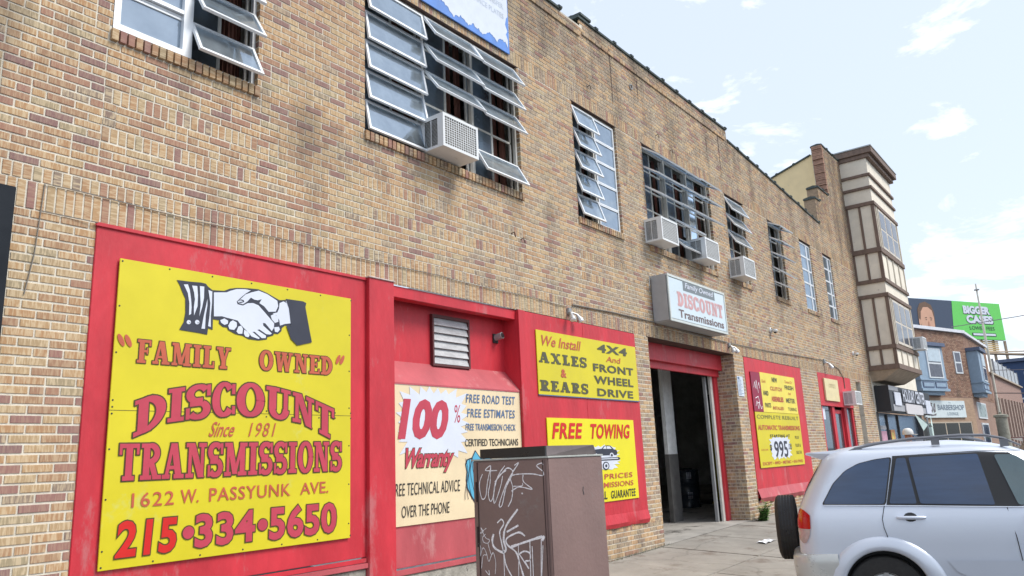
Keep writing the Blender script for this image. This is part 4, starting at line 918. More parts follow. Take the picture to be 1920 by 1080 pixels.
# 4 towing sign
t, fr = board('towing_sign', 'bright yellow FREE TOWING sign with a car on a trailer, partly behind the brown cabinet', 8.285, 10.585, -.612, .545, -.034, YEL2)
text('FREE', 8.38, 9.13, .272, .482, LRED2, t, fr, .006, .03, .25, name='free', spacing=1.12)
text('TOWING', 9.29, 10.46, .266, .478, LRED2, t, fr, .006, .03, .25, name='towing', spacing=1.08)
flat([star(8.75, 10.12, -.20, .19, 26, .84, .14, 9)], PALE, t, 'starburst_print', fr, .004)
CAR = [(9.20, .03), (9.20, .075), (9.27, .10), (9.32, .105), (9.394, .117), (9.597, .127), (9.66, .165), (9.74, .172), (9.84, .168), (9.93, .115), (10.01, .10), (10.03, .06), (10.0, .03)]
flat([CAR], NAVY, t, 'car_print', fr, .0055)
flat([[(9.625, .125), (9.675, .158), (9.72, .160), (9.72, .123)], [(9.735, .123), (9.735, .16), (9.82, .157), (9.87, .122)], ellipse(9.42, .03, .055, .036), ellipse(9.86, .03, .055, .036)], PALE, t, 'car_windows', fr, .007)
flat([ellipse(9.42, .03, .03, .02), ellipse(9.86, .03, .03, .02), [(9.0, .0), (10.06, .0), (10.1, -.02), (10.06, -.04), (9.0, -.04)], ellipse(9.68, -.115, .09, .058)], NAVY, t, 'trailer_print', fr, .008)
flat([ellipse(9.68, -.115, .065, .042), [(9.1, -.012), (10.03, -.012), (10.03, -.024), (9.1, -.024)]], PALE, t, 'trailer_highlight', fr, .0095)
flat([ellipse(9.68, -.115, .03, .022)], NAVY, t, 'hub_print', fr, .011)
text('PRICES', 9.62, 10.43, -.30, -.228, LORG, t, fr, .005, .02, .1, spacing=1.12, name='lettering')
text('TRANSMISSIONS', 8.95, 10.44, -.418, -.345, LORG, t, fr, .005, .012, .1, name='lettering')
text('FULL', 9.33, 9.67, -.575, -.465, LBLK, t, fr, .005, .02, .06, name='lettering')
text('GUARANTEE', 9.765, 10.485, -.577, -.467, LBLK, t, fr, .005, .015, .06, spacing=1.1, name='lettering')

# 5 lit box sign over the door
t = thing('box_sign', 'white light box sign reading Family Owned DISCOUNT Transmissions, above the garage door', 'sign', (11.60, 0, 2.19))
mb = MB(); mb.box(0, 2.42, -.32, -.005, 0, .82); mb.build('cabinet', mat('sign_cabinet_grey', (0.38, 0.385, 0.40), 0.5, var=.12, vs_=4), t, bevel=.02)
mb = MB(); mb.box(.05, 2.37, -.327, -.318, .05, .77); mb.build('face', mat('acrylic_white', (0.60, 0.70, 0.76), 0.3, var=.05, vs_=1.5), t, bevel=.006)
mb = MB()
for r_ in ((0, 2.42, -.335, -.316, 0, .045), (0, 2.42, -.335, -.316, .775, .82), (0, .045, -.334, -.316, .045, .775), (2.375, 2.42, -.334, -.316, .045, .775)): mb.box(*r_)
mb.build('rim', mat('sign_rim', (0.58, 0.62, 0.60), 0.4, var=.1), t, bevel=.004)
fb = dict(o=Vector((-11.60, -.327, -2.19)), u=Vector((1, 0, 0)), n=Vector((0, -1, 0)))
flat([[(12.19, 2.79), (13.535, 2.79), (13.535, 2.97), (12.19, 2.97)]], mat('faded_black_print', (0.18, 0.21, 0.23), .5), t, 'name_band', fb, .002)
text('Family Owned', 12.26, 13.47, 2.815, 2.945, PALE, t, fb, .004, .01, .3, name='family_owned')
slab('DISCOUNT', 11.93, 13.85, 2.49, 2.735, mat('faded_pink_print', (0.60, 0.33, 0.34), .5, var=.15), t, fb, .003, name='discount', outline=mat('pale_pink_print', (0.62, 0.52, 0.54), .5), ow=.012)
tl = text('Transmissions', 11.935, 13.85, 2.285, 2.43, mat('faded_maroon_print', (0.16, 0.11, 0.11), .5, var=.2), t, fb, .003, .022, name='transmissions')
mb = MB(); mb.tube([(-.01, -.03, .75), (-.09, -.05, .8), (-.12, -.05, .62), (-.07, -.02, .55)], .01, 6); mb.build('supply_cable', GRY, t, smooth=True)

# 6 clutch sign, red board beside it, 995 sign
t, fr = board('tagged_red_board', 'dark red board with white scribble at the left of the clutch sign', 15.72, 16.262, .80, 1.635, -.034, mat('dark_red_board', (0.27, 0.012, 0.05), .5, var=.15), .01)
S_ = []
for ps in ([(15.83, 1.30), (15.90, 1.42), (15.95, 1.28), (16.0, 1.46), (16.06, 1.20)], [(15.86, 1.08), (16.02, 1.12), (16.08, 1.0), (15.95, .98)], [(15.84, .92), (15.92, 1.02), (15.98, .86), (16.05, .98), (16.14, .86), (16.2, .92)], [(16.1, 1.36), (16.14, 1.42), (16.16, 1.3)]): S_ += stroke(ps, .016)
flat(S_, CHALK, t, 'scribble', fr, .003)
t, fr = board('clutch_sign', 'faded yellow sign reading NEW CLUTCH ASSEMBLIES INSTALLED above the 995 sign', 16.264, 18.52, .80, 1.652, -.032, YEL3)
text('Quick', 16.31, 16.58, 1.42, 1.50, LORG, t, fr, .004, 0, .3); text('NEW', 16.965, 17.31, 1.473, 1.577, LGRN, t, fr, .004, .03)
text('HARD', 16.36, 16.66, 1.16, 1.26, LGRN, t, fr, .004, .03); text('CLUTCH', 16.80, 17.55, 1.285, 1.372, LORG, t, fr, .004, .03); text('PARTS', 16.38, 16.74, .90, 1.0, LGRN, t, fr, .004, .02)
text('ASSEMBLIES', 16.81, 17.58, 1.042, 1.157, LORG, t, fr, .004, .04); text('INSTALLED', 16.85, 17.53, .865, .938, LORG, t, fr, .004, .02)
text('Turned Or', 17.79, 18.32, 1.49, 1.56, LORG, t, fr, .004, 0, .3); text('FRESH', 17.765, 18.37, 1.345, 1.443, LGRN, t, fr, .004, .02); text('And', 17.95, 18.15, 1.23, 1.29, LORG, t, fr, .004, 0, .3)
text('METER', 17.76, 18.37, 1.042, 1.148, LGRN, t, fr, .004, .02); text('TUNING', 17.82, 18.42, .86, .94, LGRN, t, fr, .004, .0)
t, fr = board('price_sign', 'yellow sign reading COMPLETE REBUILT AUTOMATIC TRANSMISSIONS starting at $995.00', 15.735, 18.535, -.35, .793, -.036, YEL)
text('COMPLETE REBUILT', 15.81, 18.44, .655, .735, LGRN, t, fr, .004, .0, spacing=1.1); text('AUTOMATIC TRANSMISSIONS', 15.80, 18.46, .42, .525, LORG, t, fr, .004, .03)
flat([star(16.32, 17.79, -.22, .31, 20, .84, .14, 5)], PALE, t, 'starburst_print', fr, .003); text('STARTING AT', 16.45, 17.7, .265, .328, LBLK, t, fr, .005, .03, spacing=1.2)
text('995', 16.62, 17.47, -.165, .19, NAVY, t, fr, .005, .02, name='price'); text('$', 16.365, 16.48, -.02, .12, NAVY, t, fr, .005, .02, name='dollar_mark'); text('.00', 17.50, 17.74, 0.0, .13, NAVY, t, fr, .005, .0, name='price')
text('PLUS', 18.05, 18.31, .23, .295, LBLK, t, fr, .004, .0); text('FLUID &', 18.02, 18.38, .05, .12, LBLK, t, fr, .004, .0); text('SALES TAX', 18.02, 18.40, -.11, -.04, LBLK, t, fr, .004, .0)
text('SLIGHTLY HIGHER', 15.84, 16.25, -.005, .03, LORG, t, fr, .004, .0)
text('EXCEPT \u2022 4WD \u2022 METRIC \u2022 4X4 FWD', 15.85, 18.41, -.30, -.235, LORG, t, fr, .004, .02)
# cream board over the entrance
t, fr = board('office_sign', 'cream board with faint lettering on the red panel over the glass entrance', 20.90, 22.12, 1.205, 1.79, -.05, mat('faded_cream_board', (0.72, 0.62, 0.36), .5, var=.1), .04)
text('OFFICE', 21.25, 21.85, 1.55, 1.66, mat('faint_print', (0.55, 0.46, 0.27), .6), t, fr, .004, .0)
t, fr = board('wall_notice', 'small blue and white paper notice on the brick pier right of the garage door', 15.02, 15.33, 1.09, 1.50, -.012, mat('notice_white', (0.62, 0.68, 0.76), .5), .004, 'notice')
mb = MB(); r = random.Random(8)
for i in range(13): z0 = .03+i*.026; mb.box(.03, .03+.24*r.uniform(.5, 1), -.002, -.0005, z0, z0+.008)
mb.box(.04, .12, -.0022, -.0005, .34, .39); mb.build('print_lines', LBLU, t)
# black sign at far left
t = thing('black_sign', 'glossy black sign board cut off at the left edge of the picture', 'sign', (-.2, -.05, .90))
mb = MB(); mb.box(0, 2.115, -.02, .035, 0.0, 1.15); mb.build('board', mat('black_gloss', (0.014, 0.017, 0.022), .25, var=.2, vs_=3, spec=.2), t, bevel=.004)
flat([stroke([(1.2, .2), (1.6, .5), (1.9, .3), (1.95, .75)], .01)[i] for i in range(3)]+stroke([(1.93, .93), (1.99, 1.0), (2.0, .95)], .035), PALE, t, 'scratches', dict(o=Vector((0, -.02, 0)), u=Vector((1, 0, 0)), n=Vector((0, -1, 0))), .003)
# blue and white weathered board above the wide window
t = thing('weathered_board', 'weathered white board with peeling blue edge above the widest window', 'sign', (6.08, -.035, 5.60))
mb = MB(); mb.box(0, 1.77, 0, .02, 0.02, 1.02); mb.build('board', mat('peeling_blue', (0.10, 0.25, 0.66), .6, var=.15, vs_=5, bump=.3, dirt=((0.42, 0.13, 0.07), .64, 3.2)), t)
r = random.Random(3); P = [(.03, 1.01)]
for i in range(64): P.append((.05+i*.0262, (.27-.17*min(1, i/20) if i < 40 else .10+.05*(i-40)/24)+.03*math.sin(i*.55)+r.uniform(-.028, .028)))
P += [(1.73, .10), (1.742, .22), (1.70, .30), (1.735, .36), (1.69, .45), (1.72, .56), (1.752, .60), (1.755, 1.01)]
f0 = dict(o=Vector((0, 0, 0)), u=Vector((1, 0, 0)), n=Vector((0, -1, 0)))
flat([P], mat('flaking_white', (0.62, 0.68, 0.78), .6, var=.06, vs_=6, dirt=((0.36, 0.45, 0.62), .67, 9)), t, 'flaked_paint', f0, .003)
for i, s in enumerate(('AUTO TAGS TITLE', 'NOTARY TRANSFER', 'INSURANCE PLATES')): text(s, .75, 1.66, .82-.15*i, .90-.15*i, mat('ghost_print', (0.45, 0.52, 0.62), .6), t, f0, .005, .0)

# ================================================================ air conditioners
def ac_unit(label, x, z, w=.63, h=.42, dpt=.42, yf=-.33, slip=0):
    t = thing('air_conditioner', label, 'air conditioner', (x, yf, z), group='window air conditioners on the garage')
    q = .035; mb = MB()
    mb.box(0, w, 0, .012, 0, q); mb.box(0, w, 0, .012, h-q, h); mb.box(0, q, 0, .012, q, h-q); mb.box(w-q, w, 0, .012, q, h-q)     # front rim
    mb.box(0, w, .012, dpt, 0, .006); mb.box(0, w, .012, dpt, h-.006, h); mb.box(w-.006, w, .012, dpt, .006, h-.006); mb.box(.001, .007, .012, .09, .006, h-.006); mb.box(.001, .007, .30, dpt, .006, h-.006); mb.box(.001, .007, .09, .30, .006, .035); mb.box(.001, .007, .09, .30, h-.05, h-.006); mb.box(.0012, .0068, .19, .20, .035, h-.05)
    mb.build('casing', WHT, t)
    mb = MB(); mb.box(.008, w-.008, .02, .05, .01, h-.01); mb.box(.03, .04, .05, .35, .01, h-.01); mb.build('condenser', COIL, t)
    mb = MB(); n = int((w-2*q)/.038)
    for i in range(1, n): xx = q+(w-2*q)*i/n; mb.box(xx-.0035, xx+.0035, .002, .008, q, h-q)
    n = int((h-2*q)/.028)
    for i in range(1, n): zz = q+(h-2*q)*i/n; mb.box(q, w-q, .003, .009, zz-.003, zz+.003)
    mb.build('grille', WHT, t)
    mb = MB(); n = 19
    for i in range(n):
        zz = .042+(h-.10)*i/n; mb.add([(.0, .09, zz), (.0, .19, zz), (.012, .19, zz+.012), (.012, .09, zz+.012)], [(0, 1, 2, 3)]); mb.add([(.0, .20, zz), (.0, .30, zz), (.012, .30, zz+.012), (.012, .20, zz+.012)], [(0, 1, 2, 3)])
    mb.build('side_louvres', WHT, t)
    return t
ac_unit('white air conditioner in the widest window, nearest of all', 6.10, 3.605)
ac_unit('white air conditioner at the left end of the window over the box sign', 11.57, 3.60)
ac_unit('white air conditioner at the right end of the window over the box sign', 13.37, 3.60)
ac_unit('white air conditioner filling the foot of the single bay window', 15.28, 3.58)
ac_unit('white air conditioner high beside the red glass entrance', 22.65, 1.13, .62, .38)
mb = MB(); mb.box(12.25, 12.62, .06, .09, 3.64, 4.02); mb.box(11.77, 12.6, .06, .08, 4.03, 4.36); mb.box(13.7, 14.5, .06, .08, 4.03, 4.3)

# ================================================================ lamps, cable, camera
def flood(label, x, z, two=True, s=1.0):
    t = thing('flood_light', label, 'flood light', (x, 0, z), group='flood lights on the garage wall')
    mb = MB(); mb.box(-.05*s, .05*s, -.05*s, .0, -.06*s, .06*s); mb.build('junction_box', GRY, t, bevel=.008)
    for i, dx in enumerate((-.09, .10) if two else (.08,)):
        mb = MB(); mb.tube([(dx*.3*s, -.05*s, -.02*s), (dx*s, -.12*s, -.06*s)], .018*s, 8); a = Vector((dx*s, -.12*s, -.06*s)); d = Vector((dx*.5, -.07, -.17)).normalized()
        prof = [(0, .025), (.05, .035), (.09, .058), (.14, .062)]
        mb.tube([a+d*h*s for h, _ in prof], [r_*s for _, r_ in prof], 14); mb.build('lamp_head', mat('lamp_aluminium', (0.55, 0.56, 0.57), .35, metal=.6), t, smooth=True)
        mb = MB(); mb.tube([a+d*.138*s, a+d*.155*s, a+d*.165*s], [.058*s, .05*s, .02*s], 14); mb.build('bulb', mat('bulb_glass', (0.8, 0.82, 0.85), .08), t, smooth=True)
flood('twin flood light over the red panel left of the garage door', 9.0, 2.06, True, .8)
flood('twin flood light at the right end above the garage door', 14.78, 2.10, True, .8)
flood('single flood light above the pier between price sign and entrance', 21.2, 2.25, False, 1.0)
def dome(label, x, z):
    t = thing('dome_camera', label, 'camera', (x, 0, z), group='dome cameras on the brick wall')
    mb = MB(); mb.lathe([(.12, 0), (.12, -.05), (.10, -.07)], (0, 0, 0), 'y', 20); mb.tube([(0, -.05, .0), (0, -.2, -.02)], .04, 10); mb.build('mount', WHT, t, smooth=True)
    mb = MB(); mb.lathe([(.10, .06), (.11, 0), (.085, -.05), (.01, -.06)], (0, -.2, -.04), 'z', 18); mb.build('housing', WHT, t, smooth=True)
    mb = MB(); mb.lathe([(.065, .0), (.055, -.04), (.02, -.065), (.002, -.07)], (0, -.2, -.09), 'z', 16); mb.build('dome', BLKP, t, smooth=True)
dome('white dome camera on the wall right of the box sign', 17.35, 2.68); dome('white dome camera on the wall above the entrance air conditioner', 24.35, 2.72)
for o in COL.objects:
    if o.name.startswith('dome_camera'): o.scale = (.55, .55, .55)
t = thing('security_camera', 'small dark bullet camera on the red recess right of the louvre', 'camera', (7.60, .235, 1.57))
mb = MB(); mb.box(-.05, .05, -.02, 0, -.07, .05); mb.build('base', DRK, t, bevel=.004)
mb = MB(); mb.tube([(-.0, -.01, 0), (.01, -.12, .02)], .042, 16); mb.build('barrel', GRY, t, smooth=True)
mb = MB(); mb.tube([(.01, -.121, .02), (.0105, -.126, .021)], .034, 16); mb.build('lens', BLKP, t)
t = thing('wall_cable', 'thin grey cable clipped along the brick above the red panels', 'cable', (0, 0, 0))
mb = MB(); P = [(2.05, -.012, 1.30), (2.09, -.012, 1.6), (2.115, -.012, 2.145)]
xs = [2.4, 2.9, 3.31, 3.9, 4.4, 4.94, 5.6, 6.3, 6.64, 7.4, 8.1, 8.64, 8.95]
P += [(x, -.014, 2.146-.025*math.sin((x-2.4)*1.7)**2) for x in xs]; mb.tube(P, .0045, 5)
mb.tube([(2.1, -.012, 1.93), (2.3, -.012, 1.93), (2.5, -.03, 1.925)], .004, 5)
mb.tube([(9.1, -.02, 2.17), (10.2, -.02, 2.20), (11.6, -.02, 2.205), (13.2, -.02, 2.16), (14.7, -.02, 2.15)], .012, 6); mb.tube([(14.9, -.02, 2.15), (17, -.02, 2.17), (19.2, -.02, 2.235), (21.1, -.02, 2.28)], .009, 6); mb.tube([(21.2, -.02, 2.3), (22.5, -.02, 2.14), (22.9, -.02, 1.9), (22.9, -.02, 1.6)], .012, 6)
mb.build('cable', mat('cable_grey', (0.20, 0.18, 0.155), .6), t, smooth=True)

# ================================================================ things in and by the door
t = thing('oil_drum', 'black steel drum with two bands of white marks just inside the garage', 'drum', (17.65, 2.55, g0(17.65)))
mb = MB(); mb.lathe([(.0, 0), (.29, 0), (.295, .02), (.285, .04), (.285, .28), (.297, .30), (.285, .32), (.285, .56), (.297, .58), (.285, .60), (.285, .84), (.295, .86), (.29, .88), (.27, .87), (0, .865)], (0, 0, 0), 'z', 28); mb.build('barrel', mat('drum_black', (0.03, 0.04, 0.055), .25, var=.2), t, smooth=True)
mb = MB()
for zc in (.68, .22):
    for i in range(5):
        a0 = rad(205); 
        for j in range(3): aa = a0+j*.14; mb.add([((.2872)*math.cos(q), (.2872)*math.sin(q), zc+i*.03+e) for q, e in ((aa, 0), (aa+.11, 0), (aa+.11, .014), (aa, .014))], [(0, 1, 2, 3)])
mb.build('white_marks', PALE, t)
for (x, y, lab) in ((18.5, 2.9, 'second black drum behind the first inside the garage'),):
    t2 = copy_tree(t); t2.location = (x+.2, y+.3, g0(x)); t2['label'] = lab; t['group'] = t2['group'] = 'drums in the garage'
t = thing('tool_bench', 'dim steel workbench with boxes deep inside the dark garage', 'bench', (19.6, 5.2, g0(19)+.0))
mb = MB(); mb.box(-1.2, 1.6, 0, .6, .82, .88); mb.build('top', GRY, t)
for xx in (-1.15, 1.5):
    for yy in (.03, .5): mb = MB(); mb.box(xx, xx+.06, yy, yy+.06, .02, .82); mb.build('leg', GRY, t)
for i_, (xx, hh, cc) in enumerate(((-1.0, .3, (.35, .06, .05)), (-.3, .45, (.1, .2, .35)), (.5, .25, (.5, .42, .12)))):
    b_ = thing('parts_box', ('red parts box at the left of the workbench in the garage', 'tall blue parts box in the middle of the garage workbench', 'low yellow parts box at the right of the garage workbench')[i_], 'box', (19.6+xx, 5.3, g0(19)+.88)); mb = MB(); mb.box(0, .5, 0, .35, .002, hh); mb.box(-.01, .51, -.01, .36, hh, hh+.03); mb.build('box_body', mat('box_colour_%s' % ('red', 'blue', 'yellow')[i_], cc, .5, var=.2), b_, bevel=.008)
t = thing('lift_post', 'yellow edged post of the car lift inside the dark garage', 'lift', (18.9, 2.3, g0(18.9)))
mb = MB(); mb.box(0, .14, 0, .12, .05, 2.7); mb.box(-.5, .6, .0, .5, 0, .05); mb.build('post', DRK, t)
mb = MB(); mb.box(-.012, 0, -.005, .05, .05, 2.2); mb.box(-.45, .3, -.012, 0, .0, .06); mb.build('edge_stripe', mat('safety_yellow', (0.5, 0.42, 0.03), .5), t)
def weeds(name, label, cx, cy, n, s, seed, m=None):
    r = random.Random(seed); t = thing(name, label, 'plant', (cx, cy, gz(cx, cy)))
    st = MB(); lf = MB()
    for i in range(n):
        a = r.uniform(0, 2*math.pi); l = s*r.uniform(.5, 1.1); b = Vector((r.uniform(-.25, .25)*s, r.uniform(-.2, .2)*s, 0)); tip = b+Vector((math.cos(a)*l*.6, -abs(math.sin(a))*l*.35, l*r.uniform(.6, 1)))
        mid = (b+tip)/2+Vector((0, 0, l*.12)); st.tube([b, mid, tip], [.004, .003, .0015], 4)
        for j in range(6):
            q = b.lerp(mid, j/3) if j < 3 else mid.lerp(tip, (j-3)/2); ang = r.uniform(0, 6.28); e = Vector((math.cos(ang), math.sin(ang), r.uniform(-.2, .5))).normalized(); sd_ = e.cross(Vector((0, 0, 1))).normalized(); w = s*r.uniform(.06, .11); ll = s*r.uniform(.14, .24)
            lf.add([q, q+e*ll*.45+sd_*w, q+e*ll+Vector((0, 0, -.01)), q+e*ll*.45-sd_*w], [(0, 1, 2, 3)])
    st.build('stem', mat('stem_green', (0.06, 0.10, 0.03), .7), t); lf.build('leaves', m or mat('leaf_green', (0.09, 0.22, 0.035), .6, var=.35, vs_=30), t)
weeds('weed_clump', 'bushy green weed at the foot of the pier right of the garage door', 15.05, -.2, 90, .34, 3)
r = random.Random(6); mb = MB()
for i in range(900):
    x = 8.0+r.random()**.8*10.5; 
    if 11.45 < x < 14.8: continue
    y = -.01-abs(r.gauss(0, .035)); z = gz(x, y); l = r.uniform(.015, .06); a = r.uniform(-.5, .5)
    mb.add([(x, y, z-.005), (x+.008, y, z-.005), (x+.004+a*l, y-l*.4, z+l)], [(0, 1, 2)])
tag(mb.build('weeds_in_joint', mat('moss_green', (0.09, 0.11, 0.045), .8, var=.4, vs_=20)), 'thin weeds and moss along the foot of the brick wall', 'weeds', kind='stuff')
mb = MB(); zc = gz(12.4, -1.2); r = random.Random(3); n = 5
def pz(i, j): return zc+.006+.02*abs(math.sin(i*1.7+j*2.1))
mb.add([(12.25+.11*i+.02*j, -1.28+.06*j, pz(i, j)+.02*(i-2.)*0.0) for j in range(4) for i in range(n)], [(j*n+i, j*n+i+1, (j+1)*n+i+1, (j+1)*n+i) for j in range(3) for i in range(n-1)])
tag(mb.build('litter_paper', mat('paper', (0.75, 0.77, 0.80), .7)), 'crumpled white paper lying on the pavement before the garage door', 'litter')

# ================================================================ utility cabinet
CX, CY, CW, CD, CT = 3.746, -3.25, .605, .585, .016
t = thing('utility_cabinet', 'brown steel utility cabinet with white graffiti standing on the pavement', 'cabinet', (CX, CY, gz(CX, CY)))
zb = -(gz(CX, CY)); H = CT-gz(CX, CY)
mb = MB(); mb.box(0, CW, 0, CD, .08, H); mb.build('body', BROWN, t, bevel=.006)
mb = MB(); mb.box(-.03, CW+.03, -.03, CD+.03, -.05, .08); mb.build('plinth', CONC, t, bevel=.01)
mb = MB(); mb.box(-.009, 0, .022, CD-.035, .12, H-.012); mb.build('door', BROWN, t, bevel=.003)
mb = MB(); mb.box(-.013, -.008, CD-.05, CD-.044, .12, H-.012); mb.box(-.0125, -.0085, .030, .034, .12, H-.012)
for zz in (.3, .75, 1.2, H-.25): mb.tube([(-.011, CD-.035, zz), (-.011, CD-.035, zz+.12)], .006, 8)
mb.build('hinges_and_seams', mat('dark_brown', (0.045, 0.022, 0.02), .6), t)
mb = MB(); mb.box(-.008, CW+.006, -.006, CD+.006, H-.003, H+.008); mb.build('top_sheet', mat('galvanised_edge', (0.42, 0.43, 0.40), .5, var=.15), t, bevel=.002)
mb = MB(); a0, a1 = .034, .52; z0 = H+.010; z1 = H+.068
mb.add([(a0, -.03+.06, z0), (CW+.03, .06, z0), (CW+.03, CD-.05, z0), (a0, CD-.05, z0), (a0, .03, z1), (CW-.045, .03, z1), (CW-.045, CD-.05, z1), (a0, CD-.05, z1)], [(0, 1, 5, 4), (1, 2, 6, 5), (2, 3, 7, 6), (4, 5, 6, 7)]); mb.build('hood', mat('grey_brown_paint', (0.17, 0.14, 0.14), .55, var=.15), t)
mb = MB(); mb.box(.018, .034, .03, CD-.05, z0, z1); mb.build('hood_vent', BLKP, t)
mb = MB(); mb.box(-.03, -.009, .075, .10, H-.98, H-.80); mb.lathe([(.022, -.012), (.02, -.02), (.004, -.021)], (-.0, .088, H-.72), 'x', 12); mb.build('latch', DRK, t, bevel=.003)
fg = dict(o=Vector((-.0092, -CY, -gz(CX, CY))), u=Vector((0, 1, 0)), n=Vector((-1, 0, 0)))
S_ = []; r = random.Random(4)
def smooth_path(ps, n=5):
    if len(ps) < 3: return ps
    P = [ps[0]]+list(ps)+[ps[-1]]; out = []
    for i in range(1, len(P)-2):
        for j in range(n):
            t_ = j/n; q = []
            for c in (0, 1):
                a, b, c_, d = P[i-1][c], P[i][c], P[i+1][c], P[i+2][c]
                q.append(.5*((2*b)+(c_-a)*t_+(2*a-5*b+4*c_-d)*t_*t_+(3*b-a-3*c_+d)*t_**3))
            out.append(tuple(q))
    return out+[ps[-1]]
for w, ps in GRAF:
    sp0 = smooth_path(ps); 
    for a_, b_ in zip(sp0[:-1], sp0[1:]): S_ += stroke([a_, b_], w*r.uniform(1.1, 1.75))
tag(flat(S_, CHALK, t, 'graffiti', fg, .0015), kind='stuff')
flat(stroke([(.36, -.17), (.355, -.19), (.362, -.215)], .006), DRK, t, 'scratch', dict(o=Vector((0, 0, -gz(CX, CY))), u=Vector((1, 0, 0)), n=Vector((0, -1, 0))), .002)
# ================================================================ neighbour bay building
TB = mat('brown_half_timber', (0.18, 0.125, 0.098), .7, var=.25, vs_=8, stretch=(1, 1, .3)); CP = mat('stained_cream_stucco', (0.80, 0.74, 0.63), .85, var=.1, vs_=2.5, bump=.2, dirt=((0.42, 0.34, 0.30), .62, 3))
def nbx(name, rects, m, par=NBR, bevel=.0):
    mb = MB()
    for q in rects: mb.box(*q)
    return mb.build(name, m, par, bevel=bevel)
X0, X1, YB = 26.1, 29.45, -.84
bay = nbx('bay', [(X0, X1, YB, .3, 2.45, 9.30)], CP)
nbx('cornice', [(X0-.12, X1+.22, YB-.22, .3, 9.42, 9.62), (X0-.06, X1+.12, YB-.12, .3, 9.28, 9.42)], TB, bay, .01)
nbx('cornice_flashing', [(X0-.14, X1+.24, YB-.24, .3, 9.622, 9.66)], mat('weathered_flashing', (0.42, 0.45, 0.45), .5, var=.2), bay)
nbx('band', [(X0-.06, X1+.06, YB-.06, .0, z, z+h) for z, h in ((8.66, .09), (8.22, .09), (7.66, .12), (6.06, .16), (5.08, .12), (4.60, .12), (2.94, .13), (2.30, .16))], TB, bay, .006)
mb = MB(); mb.add([(X0-.02, .3, 2.30), (X1+.02, .3, 2.30), (X1+.02, YB-.02, 2.30), (X0-.02, YB-.02, 2.30), (X0+.1, .3, 1.96), (X1-.2, .3, 1.96), (X1-.2, -.35, 2.0), (X0+.1, -.35, 2.0)], [(0, 1, 2, 3), (4, 5, 6, 7), (0, 3, 7, 4), (1, 2, 6, 5), (2, 3, 7, 6)])
mb.build('bay_soffit', mat('soffit_boards', (0.36, 0.29, 0.22), .8, var=.2), bay)
for (za, zb) in ((6.22, 7.66), (5.20, 6.06), (3.07, 4.60), (2.46, 2.94)):
    for yy in (-.03, -.42, YB+.03): nbx('batten', [(X0-.03, X0, yy-.036, yy+.036, za, zb)], TB, bay)
    for xx in ((X0+.03, 26.42, 29.1, X1-.04) if zb-za > 1.2 else (X0+.03, 26.9, 27.75, 28.6, X1-.04)): nbx('batten', [(xx-.045, xx+.045, YB-.03, YB, za, zb)], TB if xx < 26.2 else mat('pale_batten', (0.55, 0.5, 0.42), .8), bay)
for (za, zb) in ((6.25, 7.6), (3.12, 4.54)):
    for i in range(3):
        xa = 26.5+i*.86; f = MB(); f.box(xa, xa+.82, YB-.05, YB-.001, za, zb)
        w = f.build('window', mat('bay_window_frame', (0.62, 0.57, 0.50), .6), NBR)
        g = MB(); zm = (za+zb)/2; g.quad((xa+.07, YB-.052, za+.08), (xa+.75, YB-.052, za+.08), (xa+.75, YB-.052, zm-.03), (xa+.07, YB-.052, zm-.03)); g.quad((xa+.07, YB-.056, zm+.03), (xa+.75, YB-.056, zm+.03), (xa+.75, YB-.056, zb-.07), (xa+.07, YB-.056, zb-.07))
        g.build('pane', mat('reflecting_pane', (0.09, 0.095, 0.12), .1, var=.5, vs_=2, spec=.3), w)
nbx('rear_wall', [(26.4, 33.3, .02, .35, 1.9, 9.36)], CP)
mb = MB(); mb.prism([(24.25, .34, 5.5), (24.25, 4.0, 5.5), (24.25, 4.0, 8.0), (24.25, .34, 9.2)], (.25, 0, 0)); mb.build('yellow_side_wall', mat('yellow_stucco', (0.84, 0.66, 0.38), .85, var=.12, vs_=1, dirt=((0.52, 0.45, 0.31), .6, 1.2)), NBR)
x = .4
while x < 3.6:
    o = bpy.data.objects.new('coping_tile', td); COL.objects.link(o); o.parent = NBR; o.location = (24.53, x, 9.22-(x-.34)*.328); o.rotation_euler = (0, rad(18), rad(90)); x += .58
mb = MB(); r = random.Random(9)
for i in range(29):
    z = 7.70+i*.058; mb.box(24.11-.06*r.random(), 24.2, -.012, .3, z, z+.048, 0, (r.uniform(.2, .5), 0))
mb.build('broken_red_bricks', mat('raw_red_brick', (0.36, 0.21, 0.15), .9, var=.3, vs_=9), NBR)
